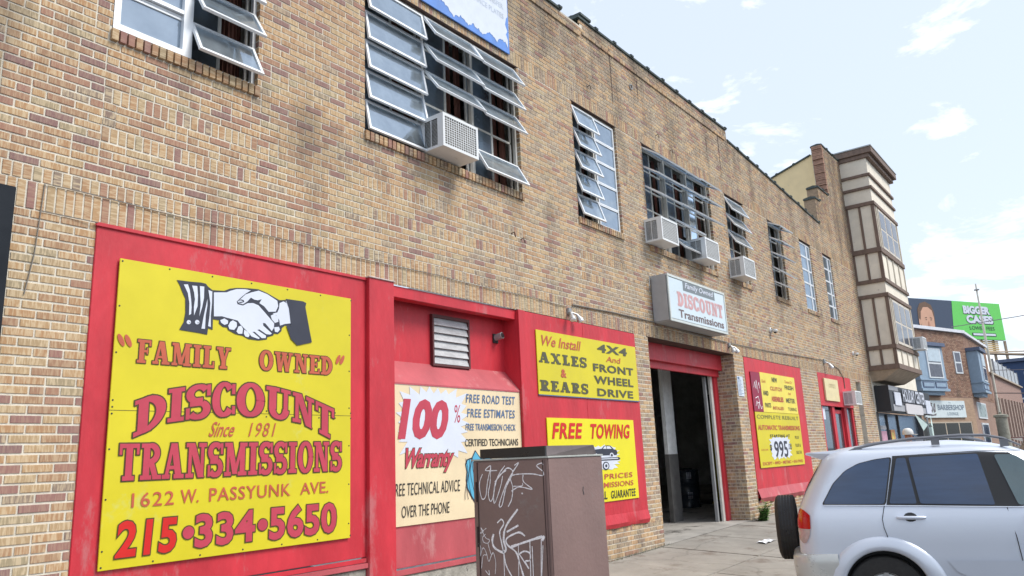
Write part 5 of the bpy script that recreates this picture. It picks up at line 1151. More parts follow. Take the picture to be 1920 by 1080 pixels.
# shop under the bay
nbx('shop_frame', [(26.15, 26.45, .0, .3, g0(26)-.1, 1.03), (33.1, 33.3, .0, .3, g0(33)-.2, 1.03), (28.0, 28.08, .1, .2, g0(28)-.1, 1.0), (29.6, 29.68, .1, .2, g0(28)-.1, 1.0), (26.45, 33.1, .1, .2, g0(27)-.1, -.95)], mat('shop_dark_frame', (0.05, 0.045, 0.045), .5))
nbx('shop_interior', [(26.45, 33.1, 1.0, 1.05, -1.2, 1.03)], mat('shop_backdrop', (0.40, 0.38, 0.36), .8, var=.4, vs_=2))
mb = MB(); mb.quad((26.45, .15, -.95), (33.1, .15, -.95), (33.1, .15, 1.03), (26.45, .15, 1.03)); mb.build('shop_glass', GLC, NBR)
for i, (c, a, b, z0, z1) in enumerate((((0.55, 0.30, 0.40), 27.0, 27.75, -.7, .45), ((0.25, 0.35, 0.65), 27.1, 27.6, -.6, -.2), ((0.65, 0.33, 0.15), 28.3, 28.9, -.7, .5), ((0.7, 0.55, 0.15), 28.4, 28.7, .15, .4), ((0.5, 0.5, 0.52), 26.95, 27.7, .5, .62))):
    mb = MB(); mb.box(a, b, .12-.004*i, .13-.004*i, z0, z1); mb.build('poster', mat('poster_%s' % ('pink', 'blue', 'orange', 'gold', 'white')[i], c, .6, var=.3, vs_=5), NBR)
t = thing('shop_sign', 'black and grey shop fascia with raised white letters under the half timbered bay', 'sign', (26.3, 0, 1.03))
mb = MB(); mb.box(0, 6.6, -.43, -.005, 0, .81); mb.build('box', mat('fascia_black', (0.016, 0.02, 0.028), .4), t, bevel=.01)
mb = MB(); mb.box(.35, 6.6, -.436, -.43, .02, .22); mb.box(.0, 1.3, -.437, -.43, .66, .80); mb.build('grey_strip', mat('fascia_grey', (0.36, 0.37, 0.40), .5), t)
mb = MB(); mb.box(.55, 1.45, -.47, -.44, .19, .62); mb.box(5.5, 6.4, -.47, -.44, .02, .52); mb.build('white_panel', PALE, t, bevel=.01)
mb = MB(); P = [(2.1+.14*math.cos(a), .12+.17*math.sin(a)) for a in [math.pi*(.5+i/8) for i in range(9)]]+[(4.6+.14*math.cos(a), .12+.17*math.sin(a)) for a in [math.pi*(-.5+i/8) for i in range(9)]]
mb.prism([(x, -.45, z) for x, z in P], (0, -.03, 0)); mb.build('oval_panel', mat('oval_sign_white', (0.62, 0.60, 0.62), .5, var=.1, vs_=15), t)
fs = dict(o=Vector((0, -.44, 0)), u=Vector((1, 0, 0)), n=Vector((0, -1, 0)))
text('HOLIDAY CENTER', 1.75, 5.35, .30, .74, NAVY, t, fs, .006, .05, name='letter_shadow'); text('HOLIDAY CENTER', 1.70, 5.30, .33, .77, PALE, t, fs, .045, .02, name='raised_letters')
t = thing('folded_awning', 'pale green fabric awning folded on its post in front of the shop', 'awning', (30.2, -.7, g0(30)))
mb = MB(); zz = -g0(30); mb.add([(-.9, .2, zz+1.0), (0, 0, zz+.62), (-.35, .1, zz+.42), (.75, 0, zz+1.0), (0, -.1, zz+.60), (.3, -.1, zz+.55), (-.1, .3, zz+1.0)], [(0, 1, 2), (3, 4, 5), (6, 1, 4)]); mb.box(-.12, .14, -.12, -.08, zz-.6, zz+.55); mb.box(-.12, .14, -.08, -.03, zz-.6, zz+.54); mb.build('fabric', mat('pale_awning', (0.50, 0.62, 0.60), .7), t)
mb = MB(); mb.tube([(0, 0, 0), (0, 0, zz+.9)], .03, 8); mb.build('post', GRY, t)
ac = None
for o in COL.objects:
    if o.name == 'air_conditioner': ac = o
a2 = copy_tree(ac); a2.location = (28.7, YB-.38, 3.1); a2['label'] = 'air conditioner in the lower window of the half timbered bay'

# ================================================================ barber shop on the far corner
A = Vector((42.3, 1.4, 0)); Bc = Vector((47.0, -.1, 0)); u1 = (Bc-A).normalized(); nn1 = Vector((u1.y, -u1.x, 0))
F1 = dict(o=A, u=u1, n=nn1); F2 = dict(o=Bc, u=Vector((1, 0, 0)), n=Vector((0, -1, 0)))
def fb_(mb, F, u0, u1_, d0, d1, z0, z1, mi=0, at=None):
    pt = lambda u, d, z: F['o']+F['u']*u+F['n']*d+Vector((0, 0, z))
    v = [pt(u, d, z) for z in (z0, z1) for u, d in ((u0, d1), (u1_, d1), (u1_, d0), (u0, d0))]
    mb.add(v, [(0, 1, 5, 4), (1, 2, 6, 5), (2, 3, 7, 6), (3, 0, 4, 7), (4, 5, 6, 7), (3, 2, 1, 0)], mi, at)
def fpart(name, F, rects, m, par, bevel=0):
    mb = MB()
    for q in rects: fb_(mb, F, *q)
    return mb.build(name, m, par, bevel=bevel)
BAR = thing('barber_building', 'two storey brown brick corner building with blue bay windows and a barbershop sign', 'building')
RB = mat('far_brown_brick', (0.31, 0.205, 0.16), .9, var=.18, vs_=2, bump=.3, bscale=30, stretch=(1, 1, 4)); OB = mat('far_orange_brick', (0.38, 0.26, 0.18), .9, var=.2, vs_=3, stretch=(1, 1, 4))
GB = g0(42)-.2
fpart('wall', F1, [(-3.2, 4.93, -6, 0, 2.2, 5.62)], RB, BAR); fpart('wall', F2, [(.0, 9.1, -6, 0, GB, 5.62)], RB, BAR)
fpart('lower_wall', F1, [(-3.2, -1.0, -6, .002, GB, 2.2), (4.45, 4.93, -6, .002, GB, 2.2), (-1.0, 4.45, -6, .002, 1.0, 2.2), (-1.0, 4.45, -6, .002, GB, -.2)], OB, BAR)
# brick courses as thin joints on the upper wall
mb = MB(); r = random.Random(2)
for i in range(44):
    z = 2.25+i*.0765
    for F, L_ in ((F1, 4.93), (F2, 9.1)):
        u = -3.2 if F is F1 else 0; u += (i % 2)*.11
        while u < L_-.05:
            fb_(mb, F, u, min(u+.205, L_), 0, .012, z, z+.062, 0, (r.random(), 0)); u += .22
tag(mb.build('bricks', MATS['red_brick_face'], BAR, attrs=True), kind='stuff')
fpart('cornice', F1, [(-3.2, 5.05, -.2, .14, 5.66, 5.82)], mat('white_cornice', (0.68, 0.70, 0.76), .5), BAR); fpart('cornice', F2, [(.05, 9.2, -.2, .14, 5.66, 5.80)], MATS['white_cornice'], BAR)
BLU = mat('pale_blue_paint', (0.27, 0.37, 0.48), .55, var=.1, vs_=3); BLU2 = mat('slate_blue_trim', (0.10, 0.13, 0.21), .6)
PN = mat('far_pane', (0.10, 0.11, 0.15), .12, var=.3, spec=.25); WF = mat('white_sash_paint', (0.66, 0.70, 0.74), .5)
def blue_bay(F, u0, u1_, dp, side=True):
    b = fpart('bay', F, [(u0, u1_, 0, dp, 2.55, 4.72)], BLU, BAR)
    fpart('bay_roof', F, [(u0-.1, u1_+.1, 0, dp+.14, 4.72, 4.90)], BLU2, b); fpart('bay_moulding', F, [(u0-.05, u1_+.05, 0, dp+.05, 3.0, 3.07), (u0-.06, u1_+.06, 0, dp+.07, 2.48, 2.6), (u0+.15, u1_-.15, 0, dp-.12, 2.3, 2.48)], BLU, b)
    w = (u1_-u0)
    for k in (.06, .53): fpart('panel_trim', F, [(u0+w*k, u0+w*(k+.41), dp, dp+.03, 2.65, 2.93)], BLU2, b); fpart('panel', F, [(u0+w*k+.06, u0+w*(k+.41)-.06, dp+.03, dp+.035, 2.70, 2.88)], BLU, b)
    wn_ = fpart('window', F, [(u0+w*.33, u0+w*.88, dp, dp+.05, 3.12, 4.62)], WF, BAR)
    fpart('pane', F, [(u0+w*.37, u0+w*.84, dp+.05, dp+.053, 3.18, 3.82), (u0+w*.37, u0+w*.84, dp+.05, dp+.056, 3.90, 4.56)], PN, wn_)
    fpart('shade', F, [(u0+w*.37, u0+w*.84, dp+.057, dp+.06, 3.95, 4.56)], mat('window_shade', (0.50, 0.60, 0.68), .7), wn_)
blue_bay(F1, -.75, 1.75, .4); blue_bay(F2, .35, 2.6, .55)
w = fpart('window', F1, [(3.62, 4.34, .0, .05, 3.48, 4.64)], WF, BAR); fpart('pane', F1, [(3.71, 4.25, .05, .054, 3.55, 4.02), (3.71, 4.25, .05, .056, 4.1, 4.58)], PN, w)
sw = fpart('shop_window', F1, [(-.95, 4.40, -.1, .01, -.2, 1.0)], mat('tan_frame', (0.45, 0.38, 0.30), .6), BAR)
for i in range(4): fpart('pane', F1, [(-.88+i*1.32, .34+i*1.32, .01, .015, -.15, .94)], mat('dark_shop_pane', (0.02, 0.026, 0.028), .15, var=.3, spec=.2), sw)
w = fpart('window', F2, [(1.0, 4.4, .0, .05, 1.18, 2.05)], WF, BAR); fpart('pane', F2, [(1.2, 4.2, .05, .053, 1.26, 1.98)], mat('curtained_pane', (0.42, 0.5, 0.5), .3, var=.3, vs_=5), w)
w = fpart('window', F2, [(1.6, 4.2, .0, .05, -.2, .95)], WF, BAR); fpart('pane', F2, [(1.8, 4.0, .05, .053, -.1, .85)], PN, w)
t = thing('barbershop_sign', 'pale sign with a crest reading BARBERSHOP LOUNGE on the brown corner building', 'sign', A, math.atan2(u1.y, u1.x))
mb = MB(); mb.box(-.22, 3.82, -.08, -.015, 1.21, 2.05); mb.build('board', mat('pale_blue_white', (0.62, 0.70, 0.72), .5, var=.06), t)
fl = dict(o=Vector((0, -.08, 0)), u=Vector((1, 0, 0)), n=Vector((0, -1, 0)))
text('BARBERSHOP', 1.05, 3.68, 1.58, 1.85, mat('slate_print', (0.17, 0.22, 0.29), .6), t, fl, .01, .01, name='barbershop'); text('LOUNGE', 1.9, 3.0, 1.32, 1.48, mat('grey_blue_print', (0.25, 0.32, 0.38), .6), t, fl, .01, 0, name='lounge'); text('THE', 2.15, 2.4, 1.92, 1.98, MATS['grey_blue_print'], t, fl, .01, 0)
C_ = [ellipse(.42, 1.66, .15, .20), [(.0, 1.92), (.12, 1.9), (.24, 1.6), (.2, 1.45), (.05, 1.5)], [(.84, 1.92), (.72, 1.9), (.60, 1.6), (.64, 1.45), (.79, 1.5)], [(.0, 1.42), (.3, 1.36), (.55, 1.36), (.84, 1.42), (.78, 1.32), (.42, 1.30), (.06, 1.32)], [(.25, 1.90), (.42, 1.95), (.6, 1.90), (.58, 1.86), (.27, 1.86)]]
flat(C_, mat('crest_grey', (0.13, 0.11, 0.12), .6), t, 'crest', fl, .01); flat([ellipse(.42, 1.68, .07, .10), [(.1, 1.8), (.15, 1.65), (.12, 1.55)], [(.74, 1.8), (.69, 1.65), (.72, 1.55)]], PALE, t, 'crest_highlight', fl, .013)

# lower building, terrace, beyond
LOW = thing('pier_building', 'lower red brown brick building with brick piers and a white railed terrace', 'building')
fpart('wall', F2, [(9.15, 29, -7, -.05, GB, 4.1)], mat('far_red_brick', (0.34, 0.225, 0.19), .9, var=.2, vs_=2, stretch=(1, 1, 4)), LOW)
for i in range(10): fpart('pier', F2, [(10.0+i*1.9, 10.55+i*1.9, -.05, .22, GB, 2.6+.02*i)], mat('pier_brick', (0.37, 0.28, 0.235), .9, var=.2, vs_=3, stretch=(1, 1, 4)), LOW)
fpart('parapet_cap', F2, [(9.15, 29.1, -.3, .12, 4.1, 4.2)], mat('tan_cap', (0.45, 0.38, 0.3), .8), LOW)
for i in range(6): fpart('railing_panel', F2, [(12.6+i*2.5, 14.95+i*2.5, -.06, -.02, 4.28, 5.18)], mat('milky_panel', (0.62, 0.66, 0.70), .3), LOW)
for i in range(7): fpart('railing_post', F2, [(12.48+i*2.5, 12.58+i*2.5, -.1, .02, 4.2, 5.28)], GRY, LOW)
BH = thing('blue_house', 'dark blue clad building at the right end of the street', 'building')
DB = mat('dark_blue_cladding', (0.035, 0.07, 0.16), .7, var=.15)
def wb(name, x0, x1, y0, y1, z0, z1, m, par): mb = MB(); mb.box(x0, x1, y0, y1, z0, z1); return mb.build(name, m, par)
wb('wall', 88.6, 96, -16, 2.3, -1.0, 7.35, DB, BH); wb('roof_edge', 88.3, 96.2, -16.2, 2.5, 7.35, 7.65, BLU2, BH)
for zz in (.8, 4.4):
    for k in range(5): w = wb('window', 88.52, 88.6, .4-k*3.0-1.3, .4-k*3.0, zz, zz+1.9, WF, BH); wb('pane', 88.49, 88.52, .4-k*3.0-1.15, .4-k*3.0-.15, zz+.15, zz+1.75, mat('mint_pane', (0.40, 0.58, 0.55), .2, var=.2), w)
wb('trim', 88.5, 88.6, -16, 2.3, 3.7, 3.85, WF, BH)
t = thing('green_awning', 'bright green and black sign on the street at the right edge', 'sign', (72.4, 0, 0))
wb('panel', 0, .3, -2.6, .5, .05, 1.0, BLKP, t); wb('green_band', -.02, 0, -2.6, .45, .12, .35, mat('lime_green', (0.30, 0.55, 0.03), .5), t)
for k in range(3): mb = MB(); mb.lathe([(.0, -.03), (.24, -.02), (.24, 0)], (0, .15-.62*k, .68), 'x', 16); mb.build('green_disc', MATS['lime_green'], t)
wb('leg', .1, .2, -.4, -.3, g0(72)-.2, .05, GRY, t)
t = thing('concrete_post', 'stout weathered post standing on the far pavement in front of the brick piers', 'post', (50.2, -.9, GB))
mb = MB(); mb.lathe([(.30, 0), (.28, 1.2-GB), (.36, 1.22-GB), (.36, 1.34-GB), (.2, 1.38-GB), (.0, 1.39-GB)], (0, 0, 0), 'z', 14); mb.tube([(0, 0, 1.35-GB), (0, 0, 1.5-GB)], .06, 8); mb.build('post', mat('old_post', (0.30, 0.29, 0.24), .9, var=.25), t, smooth=True)
t = thing('antenna_mast', 'tall thin pale mast rising in front of the billboard', 'mast', (56.6, -.2, GB))
mb = MB(); mb.tube([(0, 0, 0), (0, 0, 6.5-GB), (0, 0, 9.9-GB)], [.10, .07, .045], 10); mb.build('mast', mat('mast_grey', (0.62, 0.60, 0.52), .6), t)
mb = MB(); mb.lathe([(.0, 0), (.16, .02), (.16, .08), (.0, .12)], (0, 0, 9.45-GB), 'z', 12); mb.build('cap', GRY, t)
t = thing('street_cables', 'thin overhead cables crossing the street in front of the billboard', 'cable')
mb = MB()
for P0, P1, rr in (((52.2, 1.0, 6.75), (30, -16.5, 5.9), .022), ((54.4, -.4, 2.76), (36, -14, 2.3), .03), ((56.6, -.2, 4.3), (40, -14, 3.6), .02)):
    pts = [Vector(P0).lerp(Vector(P1), i/10) for i in range(11)]
    for i, p in enumerate(pts): p.z -= .5*math.sin(math.pi*i/10)
    mb.tube(pts, rr, 5)
mb.build('cable', mat('cable_pale', (0.22, 0.22, 0.24), .6), t)

# billboard
bd = Vector((111.2-95.9, 3.24-11.25, 0)); BL_ = bd.length; BA = math.atan2(bd.y, bd.x)
t = thing('billboard', 'large billboard, smiling man on navy at left and green BIGGER CASES LOWER FEES at right', 'billboard', (95.9, 11.25, 11.93), BA)
def lb(name, x0, x1, y0, y1, z0, z1, m, par): mb = MB(); mb.box(x0, x1, y0, y1, z0, z1); return mb.build(name, m, par)
lb('panel', -1.5, BL_, 0, .4, 0, 4.57, mat('billboard_navy', (0.045, 0.07, 0.12), .6, var=.1), t)
fq = dict(o=Vector((0, 0, 0)), u=Vector((1, 0, 0)), n=Vector((0, -1, 0)))
sp = 8.4
flat([[(sp-.55, 0), (BL_, 0), (BL_, 4.57), (sp+.1, 4.57)]], mat('billboard_green', (0.14, 0.62, 0.12), .6, var=.05), t, 'green_field', fq, .02)
text('BIGGER', sp+2.0, sp+6.9, 3.0, 4.0, NAVY, t, fq, .04, .06, name='letter_shadow'); text('BIGGER', sp+1.85, sp+6.75, 3.08, 4.08, PALE, t, fq, .07, .06, name='bigger')
text('CASES', sp+2.3, sp+7.2, 1.85, 2.85, NAVY, t, fq, .04, .06, name='letter_shadow'); text('CASES', sp+2.15, sp+7.05, 1.93, 2.93, PALE, t, fq, .07, .06, name='cases')
text('LOWER FEES', sp+2.55, sp+7.1, 1.15, 1.6, NAVY, t, fq, .05, .0, name='lower_fees')
flat([[(sp+2.8, .4), (sp+7.2, .4), (sp+7.2, .78), (sp+2.8, .78)]], NAVY, t, 'pill_outline', fq, .05); flat([[(sp+2.95, .47), (sp+7.05, .47), (sp+7.05, .71), (sp+2.95, .71)]], PALE, t, 'pill', fq, .07)
SK = mat('print_skin', (0.62, 0.36, 0.25), .7, var=.1, vs_=.6); HR = mat('print_hair', (0.16, 0.10, 0.07), .8, var=.2)
hx = 3.75
flat([[(hx+x, z) for x, z in ((-1.35, .9), (-1.55, 2.2), (-1.45, 3.3), (-.95, 4.0), (0, 4.25), (.95, 3.9), (1.3, 3.0), (1.2, 1.5), (.9, .2), (-.9, .2))]], HR, t, 'hair_print', fq, .03)
flat([[(hx+x, z) for x, z in ((-1.15, .9), (-1.2, 2.0), (-1.0, 3.0), (-.5, 3.55), (.3, 3.6), (.95, 3.2), (1.12, 2.3), (1.05, 1.2), (.7, .1), (-.7, .1))], ellipse(hx-1.35, 1.75, .17, .42), [(hx-.9, 0), (hx+.85, 0), (hx+.7, .3), (hx-.75, .3)]], SK, t, 'face_print', fq, .05)
flat([ellipse(hx+.12, .92, .62, .16), [(hx-.45, 2.33), (hx-.1, 2.4), (hx-.1, 2.3), (hx-.45, 2.24)], [(hx+.4, 2.4), (hx+.75, 2.33), (hx+.75, 2.24), (hx+.4, 2.3)], ellipse(hx-.27, 2.08, .14, .05), ellipse(hx+.57, 2.08, .14, .05), [(hx-.5, .25), (hx+.75, .25), (hx+.6, .55), (hx-.35, .55)]], HR, t, 'beard_print', fq, .07)
flat([ellipse(hx+.13, .76, .36, .10)], PALE, t, 'smile_print', fq, .09); flat([[(hx+.1, 2.0), (hx+.3, 1.35), (hx+.05, 1.25), (hx-.05, 1.4)]], mat('print_nose', (0.52, 0.26, 0.18), .7), t, 'nose_print', fq, .09)
lb('catwalk', 9, BL_+2.5, -1.1, -.2, -1.9, -1.75, mat('catwalk_tan', (0.42, 0.33, 0.24), .8), t)
mb = MB()
for i in range(5): mb.tube([(9+i*2.2, .5, -14), (9+i*2.2, .5, 0)], .18, 6)
mb.tube([(9, -.6, -1.8), (BL_+4, -1.4, -1.4)], .08, 6); mb.tube([(BL_+2, -1.0, -1.6), (BL_+.5, .2, -4.6)], .06, 6); mb.build('support', MATS['catwalk_tan'], t)
for i in range(7): lb('timber_slat', 9.0, BL_-1.2, .2, .3, -.28-.24*i, -.10-.24*i, mat('slat_timber', (0.50, 0.38, 0.20), .8, var=.25, vs_=1), t)
lb('lamp', BL_+1.4, BL_+2.6, -1.7, -1.2, -1.3, -.95, GRY, t)

# ================================================================ silver SUV
SILV = mat('silver_car_paint', (0.66, 0.71, 0.80), .34, metal=.25, var=.012, vs_=.6, spec=.5, coat=.25)
CGL = mat('tinted_car_glass', (0.026, 0.056, 0.125), .02, var=.25, vs_=2.5, stretch=(.5, .5, 4), spec=.8)
RUB = mat('tyre_rubber', (0.028, 0.027, 0.026), .8, var=.3, vs_=20, bump=.2)
TRM = mat('black_trim', (0.02, 0.02, 0.022), .5, var=.1)
BMP = mat('bumper_paint', (0.56, 0.57, 0.55), .3, metal=.25, var=.03, coat=.6)
def tab(T, z):
    if z <= T[0][0]: return T[0][1]
    for a, b in zip(T[:-1], T[1:]):
        if z <= b[0]: return a[1]+(b[1]-a[1])*(z-a[0])/(b[0]-a[0])
    return T[-1][1]
TW = [(.25, .80), (.40, .845), (.6, .862), (.9, .860), (1.02, .85), (1.10, .832), (1.14, .815), (1.60, .70), (1.66, .665), (1.70, .58), (1.73, .40), (1.745, .2)]
TR = [(.25, -.70), (.34, -.74), (.70, -.745), (.80, -.742), (1.05, -.728), (1.14, -.70), (1.26, -.644), (1.43, -.537), (1.60, -.43), (1.66, -.36), (1.70, -.24), (1.73, -.02), (1.745, .25)]
TF = [(.25, 3.10), (.40, 3.24), (.60, 3.26), (.85, 3.20), (.98, 3.05), (1.06, 2.80), (1.12, 2.25), (1.14, 2.15), (1.60, 1.40), (1.66, 1.27), (1.70, 1.12), (1.73, .95), (1.745, .8)]
RC = .20
def plan(z, n=12):
    w, xr, xf = tab(TW, z), tab(TR, z), tab(TF, z); rc = min(RC, w*.6, (xf-xr)*.3); P = []
    for (cx, cy, a0) in ((xr+rc, -w+rc, math.pi), (xf-rc*2, -w+rc, 1.5*math.pi), (xf-rc*2, w-rc, 0), (xr+rc, w-rc, .5*math.pi)):
        fx = 2 if cx > (xr+xf)/2 else 1
        for i in range(n+1):
            a = a0+math.pi/2*i/n; P.append((cx+fx*rc*math.cos(a), cy+rc*math.sin(a)))
    out = []
    for i, p in enumerate(P):                       # add points along the straight sides
        q = P[(i+1) % len(P)]; out.append(p)
        if i % (n+1) == n:
            m = 24
            for j in range(1, m): out.append((p[0]+(q[0]-p[0])*j/m, p[1]+(q[1]-p[1])*j/m))
    return out
def ysurf(x, z):
    w, xr = tab(TW, z), tab(TR, z); rc = min(RC, w*.6)
    if x < xr+rc: return w-rc+math.sqrt(max(0, rc*rc-(rc-max(0, x-xr))**2))
    return w
def skin_poly(mb, poly, off, side=-1, step=.04, mi=0):
    """side-view polygon (x,z) laid on the body surface"""
    bm = bmesh.new(); vs = [bm.verts.new((x, 0, z)) for x, z in poly]; f = bm.faces.new(vs)
    for ax, lo, hi in ((0, min(p[0] for p in poly), max(p[0] for p in poly)), (2, min(p[1] for p in poly), max(p[1] for p in poly))):
        q = lo+step
        while q < hi-1e-4:
            co_ = [0, 0, 0]; co_[ax] = q; no = [0, 0, 0]; no[ax] = 1
            bmesh.ops.bisect_plane(bm, geom=list(bm.verts)+list(bm.edges)+list(bm.faces), plane_co=co_, plane_no=no); q += step
    bm.verts.ensure_lookup_table(); V = [(v.co.x, side*(ysurf(v.co.x, v.co.z)+off), v.co.z) for v in bm.verts]
    mb.add(V, [tuple(v.index for v in f.verts) for f in bm.faces], mi); bm.free()
def rounded(poly, r=.04, n=4):
    out = []
    for i, p in enumerate(poly):
        a = Vector(poly[i-1]); p = Vector(p); b = Vector(poly[(i+1) % len(poly)]); d1 = (a-p); d2 = (b-p); k = min(r, d1.length*.45, d2.length*.45); s = p+d1.normalized()*k; e = p+d2.normalized()*k
        for j in range(n+1):
            t_ = j/n; out.append(tuple(s*(1-t_)**2+p*2*t_*(1-t_)+e*t_*t_))
    return out
def make_suv(label, paint, loc, rz):
    t = thing('parked_suv', label, 'car', loc, rz)
    zs = [.25, .34, .40, .5, .60, .70, .80, .9, .96, 1.02, 1.05, 1.10, 1.14, 1.22, 1.32, 1.43, 1.52, 1.60, 1.635, 1.66, 1.685, 1.70, 1.72, 1.735, 1.745]
    mb = MB(); rings = [plan(z) for z in zs]; n = len(rings[0])
    rings = [q if len(q) == n else q[:n] for q in rings]
    mb.add([(x, y, z) for z, R_ in zip(zs, rings) for x, y in R_], [(i*n+k, i*n+(k+1) % n, (i+1)*n+(k+1) % n, (i+1)*n+k) for i in range(len(zs)-1) for k in range(n)]+[tuple(range(n))[::-1], tuple(range((len(zs)-1)*n, len(zs)*n))])
    body = mb.build('body', [paint, TRM], t, smooth=True)
    cut = MB()
    for cx in (0, 2.49):
        for sy in (-1, 1): cut.lathe([(0, -.17), (.385, -.17), (.385, .17), (0, .17)], (cx, sy*.80, .365), 'y', 40, 0)
    c = cut.build('cutter', TRM)
    md = body.modifiers.new('b', 'BOOLEAN'); md.object = c; md.operation = 'DIFFERENCE'; md.solver = 'EXACT'
    pl, pr = t.location.copy(), t.rotation_euler.copy(); t.location = (0, 0, 0); t.rotation_euler = (0, 0, 0)
    bpy.context.view_layer.update(); dg = bpy.context.evaluated_depsgraph_get(); me = bpy.data.meshes.new_from_object(body.evaluated_get(dg))
    body.modifiers.clear(); body.data = me; me.set_sharp_from_angle(angle=rad(38)); bpy.data.objects.remove(c); t.location = pl; t.rotation_euler = pr
    for s in (-1, 1):
        q = rounded([(-.475, 1.178), (-.352, 1.372), (-.232, 1.485), (-.108, 1.548), (.036, 1.580), (.190, 1.596), (.075, 1.168)], .03)
        mb = MB(); skin_poly(mb, [(x*1.0+(x+.15)*.05, z+(z-1.4)*.045) for x, z in q], .003, s); mb.build('window_seal', TRM, t, smooth=True)
        mb = MB(); skin_poly(mb, q, .006, s); mb.build('quarter_window', CGL, t, smooth=True)
        mb = MB(); skin_poly(mb, [(.09, 1.152), (.215, 1.606), (.96, 1.620), (1.07, 1.612), (1.20, 1.606), (1.80, 1.16), (1.17, 1.125)], .0045, s); mb.build('pillar_trim', TRM, t, smooth=True)
        mb = MB(); skin_poly(mb, rounded([(.118, 1.170), (.245, 1.590), (.325, 1.594), (.355, 1.165)], .02), .009, s); skin_poly(mb, rounded([(.385, 1.165), (.352, 1.595), (.945, 1.604), (1.0, 1.142)], .02), .009, s); mb.build('rear_door_window', CGL, t, smooth=True)
        mb = MB(); skin_poly(mb, rounded([(1.185, 1.135), (1.075, 1.592), (1.24, 1.585), (1.74, 1.175)], .03), .009, s); mb.build('front_door_window', mat('clear_car_glass', (0.05, 0.10, 0.11), .04, spec=.9, coat=1), t, smooth=True)
        def seam(pts, w=.006, m=TRM, off=.004, name='door_seam'):
            mb = MB(); P = [(x, s*(ysurf(x, z)+off), z) for x, z in pts]; mb.tube(P, w*.6, 5); mb.build(name, m, t)
        seam([(.075, 1.165), (.035, 1.03), (.04, .95), (.061, .86), (.103, .74)]); seam([(1.088, 1.12), (1.117, .85), (1.132, .61), (1.128, .42)]); seam([(.12, 1.152), (.215, 1.61), (.95, 1.628), (1.3, 1.62)], .005)
        seam([(-.47, 1.165), (.08, 1.152), (1.17, 1.118), (1.8, 1.13)], .009, paint, .004, 'belt_moulding')
        for hx_ in (.16, 1.22):
            mb = MB(); y_ = s*(ysurf(hx_, 1.04)); mb.tube([(hx_, y_+s*.018, 1.043), (hx_+.03, y_+s*.034, 1.043), (hx_+.21, y_+s*.034, 1.040), (hx_+.245, y_+s*.018, 1.040)], [.012, .017, .017, .012], 10); mb.build('door_handle', paint, t, smooth=True)
            mb = MB(); skin_poly(mb, ellipse(hx_+.12, 1.045, .058, .042, 14), .0025, s, .03); mb.build('handle_recess', TRM, t, smooth=True)
        # wheel arch flares
        for cx in (0, 2.49):
            mb = MB(); N_ = 26; a0, a1 = rad(-2), rad(182); rowsA = []
            for i in range(N_+1):
                a = a0+(a1-a0)*i/N_; ex = 1.0+.0*abs(math.cos(a)); pr_ = []
                for rr, off in ((.384, -.10), (.386, .020), (.40, .034), (.43, .036), (.485, .024), (.515, .004), (.52, -.01)):
                    x_ = cx+rr*1.0*math.cos(a)*(.97+.06*(rr-.384)/.13); z_ = .365+rr*math.sin(a)*.985; pr_.append((x_, s*(ysurf(max(x_, -.62), max(.3, z_))+off), z_))
                rowsA.append(pr_)
            m_ = len(rowsA[0]); mb.add([p for r_ in rowsA for p in r_], [(i*m_+j, i*m_+j+1, (i+1)*m_+j+1, (i+1)*m_+j) for i in range(N_) for j in range(m_-1)]); mb.build('wheel_arch', paint, t, smooth=True, sharp=60)
            mb = MB(); mb.lathe([(.38, -.14*s), (.38, .06*s)], (cx, s*.78, .365), 'y', 30); mb.build('arch_liner', TRM, t)
            w_ = MB(); w_.lathe([(.20, -.1), (.30, -.105), (.335, -.09), (.345, -.06), (.345, .06), (.335, .09), (.30, .105), (.20, .1)], (cx, s*.735, .345), 'y', 40)
            wo = w_.build('wheel', RUB, t, smooth=True)
            rm_ = MB(); rm_.lathe([(.205, .10*s), (.20, .085*s), (.18, .05*s)], (cx, s*.735, .345), 'y', 30); rm_.lathe([(.0, .085*s), (.05, .085*s), (.06, .06*s), (.18, .045*s)], (cx, s*.735, .345), 'y', 30)
            for k_ in range(5):
                a = k_*2*math.pi/5+.3; c_, s_ = math.cos(a), math.sin(a); rm_.add([(cx+c_*.04-s_*.03, s*.82, .345+s_*.04+c_*.03), (cx+c_*.04+s_*.03, s*.82, .345+s_*.04-c_*.03), (cx+c_*.20+s_*.022, s*.826, .345+s_*.20-c_*.022), (cx+c_*.20-s_*.022, s*.826, .345+s_*.20+c_*.022)], [(0, 1, 2, 3)])
            rm_.build('rim', mat('alloy', (0.5, 0.5, 0.5), .35, metal=.7), wo)
        # tail lamp
        LP = [(-.612, 1.075), (-.62, .955), (-.64, .873), (-.672, .815), (-.70, .805), (-.735, .84), (-.741, .95), (-.735, 1.03), (-.718, 1.10), (-.70, 1.137), (-.66, 1.118)]
        mb = MB(); skin_poly(mb, [p for p in rounded(LP, .01) if p[1] > .944]+[(-.741, .944), (-.621, .944)] if False else rounded([(-.612, 1.075), (-.62, .945), (-.7405, .945), (-.735, 1.03), (-.718, 1.10), (-.70, 1.137), (-.66, 1.118)], .012), .010, s, .02); mb.build('tail_lamp', mat('red_lens', (0.50, 0.0, 0.006), .2, var=.08, coat=.2), t, smooth=True)
        mb = MB(); skin_poly(mb, rounded([(-.621, .942), (-.64, .873), (-.672, .815), (-.70, .805), (-.735, .84), (-.7405, .942)], .012), .010, s, .02); mb.build('reversing_lamp', mat('clear_lens', (0.50, 0.42, 0.40), .15, var=.2, vs_=20, coat=.8), t, smooth=True)
